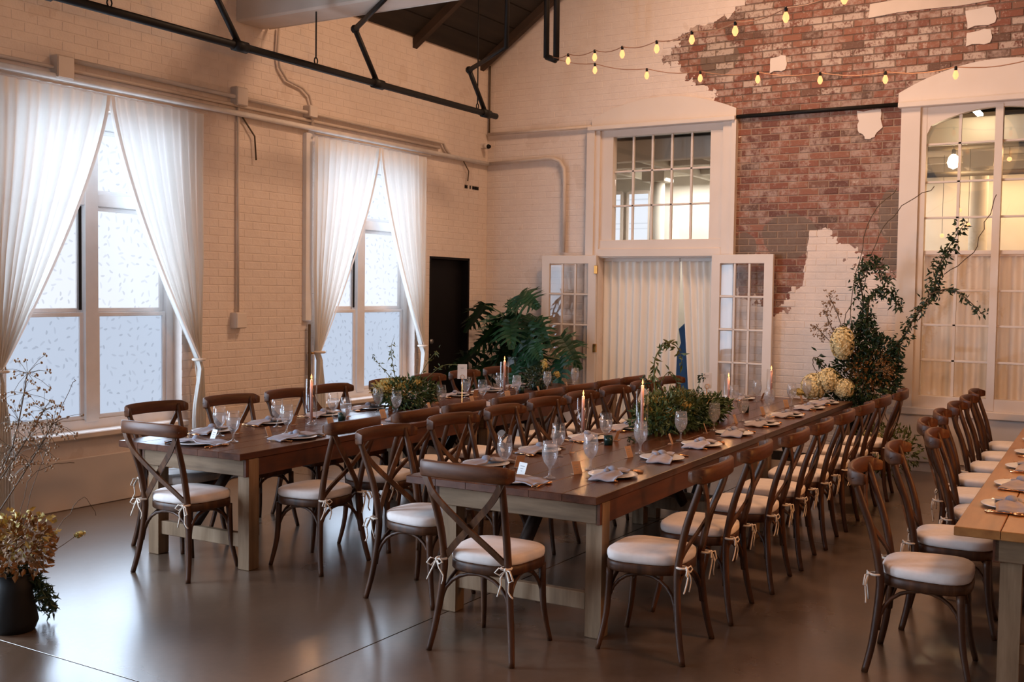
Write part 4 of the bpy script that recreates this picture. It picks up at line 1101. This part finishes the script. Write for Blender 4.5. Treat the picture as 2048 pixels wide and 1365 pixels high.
def vine(pts, r, nl, L_, w_, spread=.05):
    P_ = smooth(pts, 4); st = MB().tube(P_, [r * (1 - .7 * k / (len(P_) - 1)) for k in range(len(P_))], 5)
    lf = MB()
    for _ in range(nl):
        k = random.randrange(len(P_) - 1); p = P_[k].lerp(P_[k + 1], random.random()) + gv() * spread * random.random()
        leaf_quads(lf, p, gv() + Vector((0, 0, -.4)), L_ * random.uniform(.6, 1.3), w_)
    return st, lf
def kink(pts, a):
    return [p + gv() * a * (0 if i in (0,) else 1) for i, p in enumerate(pts)]
def bloom(c, r, sc, n, mat, parent, name='flower_head', pet=.018):
    mb = MB(); mb.ball(c, r * .82, 10, 7, sc)
    for _ in range(n):
        g = gv(); p = Vector((c[0] + g.x * r * sc[0], c[1] + g.y * r * sc[1], c[2] + g.z * r * sc[2])) * 1
        a = gv(); s = g.cross(a).normalized(); u_ = g.cross(s); e = pet * random.uniform(.6, 1.2)
        o_ = p + g * random.uniform(-.004, .006)
        mb.add([o_ + s * e, o_ + u_ * e, o_ - s * e, o_ - u_ * e, o_ - g * e * .5], [(0, 1, 4), (1, 2, 4), (2, 3, 4), (3, 0, 4)])
    return mb.build(name, mat, parent)
def berries(path_list, n, spread, r, mat, smat, parent, nm='berry_spray'):
    mb = MB(); st = MB()
    for pts in path_list:
        P_ = smooth(pts, 3); st.tube(P_, .004, 4)
        for _ in range(n):
            k = random.randrange(len(P_) // 2, len(P_)); p = P_[k] + gv() * spread * random.random() ** .7
            st.tube([P_[k], P_[k].lerp(p, .6) + Vector((0, 0, .01)), p], .0013, 3, cap=False)
            for _ in range(3): q = p + gv() * r * 1.6; mb.ball(q, r * random.uniform(.7, 1.2), 5, 3)
    a = st.build('stem', smat, parent); b = mb.build(nm, mat, parent, kind='stuff'); return a, b

# split-leaf philodendron in the far left corner
ph = thing('split_leaf_plant', 'big split-leaf plant on a pedestal in the corner by the black door', 'plant', (10.95, 6.63, 0))
MB().cbox(-.17, .17, -.17, .17, 0, .62, .01).build('pedestal', M['ped'], ph)
MB().lathe([(0, .62), (.09, .62), (.15, .72), (.155, .82), (.10, .93), (.085, .97), (.10, 1.0), (.088, 1.0), (.075, .96), (0, .94)], 20).build('vase', M['pot'], ph)
def lobed_leaf(base, tip, sizew, roll, nl=9):
    """leaf from stalk end `base` towards `tip`; deeply cut lobes"""
    B = Vector(base); Tt = Vector(tip); d = Tt - B; L_ = d.length; d.normalize()
    s = d.cross(Vector((0, 0, 1))); s = s.normalized() if s.length > .1 else Vector((0, 1, 0))
    s = (Matrix.Rotation(roll, 3, d) @ s); nn = s.cross(d)
    mb = MB(); n = nl
    mid = [B + d * L_ * k / n - Vector((0, 0, .10 * L_ * (k / n) ** 2)) for k in range(n + 1)]
    ws = .06 * sizew
    for k in range(n):      # central blade
        a, b = mid[k], mid[k + 1]; w0 = ws * (1 - .6 * k / n) * 1.6; w1 = ws * (1 - .6 * (k + 1) / n) * 1.6
        mb.add([a - s * w0, a + nn * -.006, a + s * w0, b + s * w1, b + nn * -.006, b - s * w1], [(0, 1, 4, 5), (1, 2, 3, 4)])
    for side in (-1, 1):
        for k in range(n):
            q = k / (n - 1); len_ = sizew * (.24 * math.sin(PI * min(1, .25 + q * .80)) + .03) * random.uniform(.85, 1.15)
            ang = -.5 + 1.25 * q + rnd(.1)
            dr = (s * side * math.cos(ang) + d * math.sin(ang)).normalized()
            p0 = mid[k] if k < n else mid[n - 1]
            bw = L_ / n * .70
            dp = Vector((0, 0, -1)) * len_ * random.uniform(.15, .45)
            m1 = p0 + dr * len_ * .55 + dp * .3; e = p0 + dr * len_ + dp
            cr = d
            mb.add([p0 - cr * bw * .6, p0 + cr * bw * .6, m1 + cr * bw * .75, m1 - cr * bw * .45, e, p0 + dr * len_ * .3 + nn * .012], [(0, 1, 5), (1, 2, 5), (2, 3, 5), (3, 0, 5), (2, 4, 3)])
            if len_ > .12:
                e2 = m1 + (dr + d * .9).normalized() * len_ * .42 + dp * .3
                mb.add([m1 + cr * bw * .75, m1 - cr * bw * .2, e2], [(0, 1, 2)])
    return mb
random.seed(21)
LV = [(6.15, 1.74, 5.72, 1.62, 1.05), (6.75, 1.62, 7.0, 1.35, 1.0), (6.30, 1.52, 6.58, 1.35, 1.05), (6.15, 1.50, 5.9, 1.28, 1.05), (6.42, 1.40, 6.62, 1.10, 1.1),
      (6.10, 1.35, 5.92, 1.02, 1.1), (5.72, 1.28, 5.50, 1.0, 1.0), (5.62, 1.05, 5.50, .62, 1.0), (6.80, 1.08, 7.05, .86, 1.1), (6.62, .98, 6.78, .62, 1.1), (6.4, 1.2, 6.5, .80, 1.1),
      (6.05, 1.08, 6.0, .74, 1.05), (6.3, 1.28, 6.28, .92, 1.1), (5.95, 1.22, 5.68, 1.08, .95), (6.55, 1.30, 6.82, 1.20, .9), (6.2, .95, 6.12, .66, .95), (6.45, 1.60, 6.30, 1.72, .6),
      (6.25, 1.45, 6.05, 1.15, 1.0), (6.5, 1.1, 6.3, .85, 1.0), (6.2, 1.2, 6.45, 1.0, 1.0), (6.0, 1.45, 5.75, 1.2, .9), (6.55, 1.48, 6.4, 1.2, 1.0)]
for i, (y0, z0, y1, z1, sz) in enumerate(LV):
    dx = rnd(.22) - .08; y0 = y0 * 1.053 - 6.63; y1 = y1 * 1.053 - 6.63; z0 = 1.78 + (z0 - 1.78) * 1.053; z1 = 1.78 + (z1 - 1.78) * 1.053
    base = Vector((dx * .7, y0, z0)); tip = Vector((dx * 1.6 - .05, y1, z1))
    tip = base + (tip - base).normalized() * .42 * sz
    lobed_leaf(base, tip, sz, rnd(.5) + .5, 8).build('leaf', M['leaf'], ph)
    MB().tube(smooth([(0, 0, .95), (dx * .3, y0 * .35, .95 + (z0 - .95) * .7 + .05), base], 4), [.009] * 9, 5).build('stalk', M['gstem'], ph)

# middle table arrangement
random.seed(31)
ar = thing('table_flowers', 'long low flower arrangement with a tall drooping stem, middle table', 'flowers', (7.75, 3.17, .7505), A_M, 'table flower arrangements')
MB().cbox(-.42, .42, -.07, .07, 0, .06, .01).build('trough', M['votive'], ar)
cloud((0, 0, .11), (.88, .24, .13), 2000, .058, .012, .3).build('greenery', M['leaf4'], ar, kind='stuff')
cloud((-.22, .02, .17), (.45, .18, .14), 1000, .04, .010, .3).build('olive_greenery', M['leaf3'], ar, kind='stuff')
cloud((.25, .0, .18), (.30, .16, .08), 260, .022, .009, .3).build('white_blossom', M['white'], ar, kind='stuff')
for x, y, z, r in ((-.45, -.05, .16, .045), (-.30, .06, .22, .05), (-.22, -.10, .19, .04), (-.05, .02, .24, .05), (-.38, .10, .24, .045), (.30, -.08, .17, .035), (-.55, .08, .17, .04)):
    bloom((x, y, z), r, (1.1, 1.1, .8), 90, M['yel'], ar, pet=.014)
for x, y, z in ((.15, .05, .20), (.22, -.02, .21), (.32, .06, .18), (.08, -.06, .17), (.40, .02, .16), (.5, -.03, .13)):
    bloom((x, y, z), .026, (1, 1, .8), 30, M['white'], ar, pet=.012)
st, lf = vine([(-.12, .16, .10), (-.12, .19, .32), (-.10, .20, .52), (-.04, .14, .64), (.02, .07, .62), (.05, .03, .48)], .008, 60, .075, .011, .03)
st.build('stem', M['gstem'], ar); lf.build('leaves', M['leaf3'], ar, kind='stuff')
st, lf = vine([(-.11, .18, .30), (-.02, .12, .42), (.02, .08, .38), (.04, .05, .25)], .004, 22, .06, .009, .02); st.build('stem', M['gstem'], ar); lf.build('leaves', M['leaf3'], ar, kind='stuff')
for pts in ([(-.4, .05, .15), (-.5, .1, .33), (-.46, .14, .40)], [(.35, 0, .12), (.40, .02, .3), (.46, .0, .38)], [(-.68, .0, .06), (-.95, -.05, .03), (-1.1, -.02, .035)]):
    st, lf = vine(pts, .004, 26, .04, .009, .03); st.build('stem', M['gstem'], ar); lf.build('leaves', M['leaf2'], ar, kind='stuff')
# left table arrangement
random.seed(32)
al = thing('table_flowers', 'bushy low flower arrangement with thin wispy stems, left table', 'flowers', (7.50, 5.62, .7505), A_L, 'table flower arrangements')
MB().lathe([(0, 0), (.09, 0), (.12, .07), (.11, .07), (.08, .01), (0, .01)], 16).build('bowl', M['votive'], al)
cloud((0, 0, .13), (.36, .22, .13), 1100, .05, .011, .3).build('greenery', M['leaf4'], al, kind='stuff')
cloud((-.12, .08, .18), (.26, .16, .08), 350, .03, .010, .3).build('blossom', M['yel'], al, kind='stuff')
for x, y, z, r in ((-.22, .12, .20, .05), (-.10, .16, .22, .05), (-.28, .05, .18, .045), (.02, -.05, .22, .05), (.10, .02, .22, .045), (-.15, -.02, .2, .04)):
    bloom((x, y, z), r, (1.2, 1.2, .7), 90, M['yel'], al, pet=.013)
for pts, nl in (([(-.02, .1, .15), (-.01, .16, .35), (.0, .19, .52), (.02, .17, .62)], 24), ([(0, .12, .2), (-.05, .26, .35), (-.08, .34, .46)], 16), ([(.1, 0, .2), (.15, -.1, .4), (.2, -.16, .5)], 18), ([(.1, -.05, .2), (.2, -.2, .36), (.28, -.3, .38)], 16)):
    st, lf = vine(pts, .004, nl, .045, .007, .03); st.build('stem', M['gstem'], al); lf.build('leaves', M['leaf3'], al, kind='stuff')
# small far arrangement on the left table
random.seed(33)
a3 = thing('table_flowers', 'small round green arrangement with pale plume, far end of left table', 'flowers', (9.75, 5.62, .7505), 0, 'table flower arrangements')
MB().lathe([(0, 0), (.06, 0), (.08, .06), (.07, .06), (.05, .01), (0, .01)], 14).build('bowl', M['votive'], a3)
cloud((0, 0, .13), (.17, .15, .11), 420, .045, .010, .3).build('greenery', M['leaf2'], a3, kind='stuff')
bloom((.05, -.05, .24), .05, (.7, .7, 1.7), 90, M['yel'], a3, 'plume', .012); bloom((.12, -.16, .16), .035, (1, 1, 1), 50, M['yel'], a3, 'plume', .012)

# big standing arrangement at the far end of the middle table
random.seed(34)
bg = thing('standing_flowers', 'huge standing arrangement of hydrangeas and climbing vines before the arched window', 'flowers', (10.98, 2.62, 0))
MB().lathe([(0, 0), (.16, 0), (.17, .04), (.10, .10), (.09, .42), (.17, .60), (.19, .66), (.17, .66), (.0, .58)], 18).build('urn', M['iron'], bg)
def W2(y, z, x=0): return (x, y - 2.62, z)
for c, rad, n, mt in (((0, .0, .95), (.22, .30, .32), 1200, 'leaf2'), ((0, .02, 1.32), (.17, .24, .18), 600, 'leaf2'), ((-.02, -.18, 1.18), (.14, .20, .22), 600, 'leaf2'),
                      ((-.04, -.12, 1.05), (.16, .22, .20), 500, 'rust'), ((-.02, -.10, .85), (.15, .25, .15), 350, 'leaf3'), ((-.05, .10, .72), (.2, .25, .12), 450, 'leaf2'), ((-.1, -.3, .28), (.25, .35, .25), 600, 'leaf3')):
    cloud(c, rad, n, .06, .011, .35).build('greenery', M[mt], bg, kind='stuff')
for y, z, r, sc2 in ((2.75, 1.31, .135, (1, .85, 1.2)), (2.88, .93, .125, (1, 1.0, 1.0)), (3.02, .86, .13, (1, 1.0, 1.05)), (2.45, .35, .12, (1, 1, 1)), (2.72, .86, .10, (1, 1, 1))):
    bloom(W2(y, z, -.16), r, sc2, 420, M['hyd'], bg, pet=.017)
bloom(W2(3.16, .80, -.22), .07, (1, 1.3, .5), 120, M['yel'], bg, pet=.014)
VN = [([(2.62, 1.3), (2.60, 1.7), (2.62, 2.0), (2.50, 2.10), (2.36, 1.95)], 330, .12), ([(2.55, 1.4), (2.52, 1.75), (2.36, 1.85), (2.24, 1.66)], 220, .10), ([(2.62, 1.35), (2.58, 1.55), (2.50, 1.5)], 130, .08),
      ([(2.40, 1.15), (2.22, 1.36), (2.08, 1.60), (1.94, 1.82), (1.90, 2.05), (1.80, 2.26), (1.67, 2.48)], 420, .085), ([(2.25, 1.35), (2.24, 1.1), (2.27, .85)], 220, .06),
      ([(1.98, 1.80), (1.78, 1.86), (1.62, 1.76), (1.48, 1.62)], 70, .06), ([(2.68, .9), (2.95, 1.05), (3.02, 1.15)], 60, .07)]
for pts, nl, sp in VN:
    st, lf = vine([W2(y, z, -.04 + rnd(.05)) for y, z in pts], .010, nl, .062, .012, sp); st.build('branch', M['stem'], bg); lf.build('leaves', M['leaf2'], bg, kind='stuff')
for pts in ([(2.66, 1.2), (2.70, 1.6), (2.66, 2.15), (2.52, 2.58), (2.30, 2.85)], [(2.6, 1.9), (2.5, 2.3), (2.38, 2.52), (2.2, 2.7), (1.95, 2.83)], [(1.85, 2.0), (1.6, 2.2), (1.5, 2.5), (1.4, 2.75)], [(2.75, 1.0), (2.78, 1.5), (2.68, 1.75)], [(3.0, .85), (3.05, 1.0), (3.08, 1.12), (3.0, 1.18)], [(2.5, .9), (2.3, .5), (2.2, .3)]):
    MB().tube(kink(smooth([W2(y, z, rnd(.05)) for y, z in pts], 4), .014), .004, 4).build('twig', M['stem'], bg)
berries([[W2(2.8, 1.2), W2(2.9, 1.45), W2(2.98, 1.62)], [W2(2.8, 1.2), W2(2.95, 1.35), W2(3.06, 1.46)], [W2(2.75, 1.3), W2(2.85, 1.6), W2(2.93, 1.76)]], 28, .10, .008, M['berry'], M['stem'], bg)
berries([[W2(2.45, 1.05, -.15), W2(2.35, 1.05, -.2), W2(2.28, 1.08, -.2)]], 30, .12, .007, M['rust'], M['stem'], bg)
random.seed(35)
# arrangement at the left edge of the picture
lf0 = thing('standing_flowers', 'arrangement of dried berry sprays and ferns at the left picture edge', 'flowers', (3.34, 5.02, 0))
MB().lathe([(0, 0), (.10, 0), (.12, .05), (.09, .20), (.11, .30), (.095, .30), (0, .25)], 16).build('urn', M['iron'], lf0)
cloud((.02, 0, .42), (.20, .18, .15), 700, .04, .014, .3).build('greenery', M['rust'], lf0, kind='stuff')
cloud((.04, 0, .50), (.18, .16, .12), 160, .035, .012, .3).build('blossom', M['yel'], lf0, kind='stuff')
for k in range(26):
    a = rnd(.9); st, lf = vine([(.0, 0, .30), (.10 * math.cos(a), .08 * math.sin(a) * 1.2 - .02, .26), (.20 * math.cos(a), .18 * math.sin(a), .10 + rnd(.08))], .002, 40, .05, .003, .02)
    lf.build('fern', M['leaf2'], lf0, kind='stuff') if k % 1 == 0 else None
berries([[(-.15, 0, .7), (0, 0, .95), (.10, .02, 1.32)], [(-.15, 0, .7), (.02, 0, .9), (.18, 0, 1.12)], [(-.1, 0, .6), (.08, -.02, .85), (.22, -.02, 1.05)]], 60, .15, .0065, M['berry'], M['stem'], lf0)
for pts in ([(0, 0, .4), (.15, 0, .8), (.32, -.02, 1.22), (.36, -.02, 1.27)], [(0, 0, .4), (.08, 0, .75), (.2, .0, .82), (.36, 0, .82)], [(0, 0, .3), (.15, 0, .40), (.3, 0, .52), (.42, 0, .62), (.5, 0, .50)], [(0, 0, .3), (.2, 0, .36), (.36, -.02, .42)]):
    MB().tube(kink(smooth([Vector(p) for p in pts], 4), .008), .002, 4).build('twig', M['stem'], lf0)
bloom((.38, -.02, .43), .022, (1.2, 1, .7), 30, M['yel'], lf0, pet=.010)
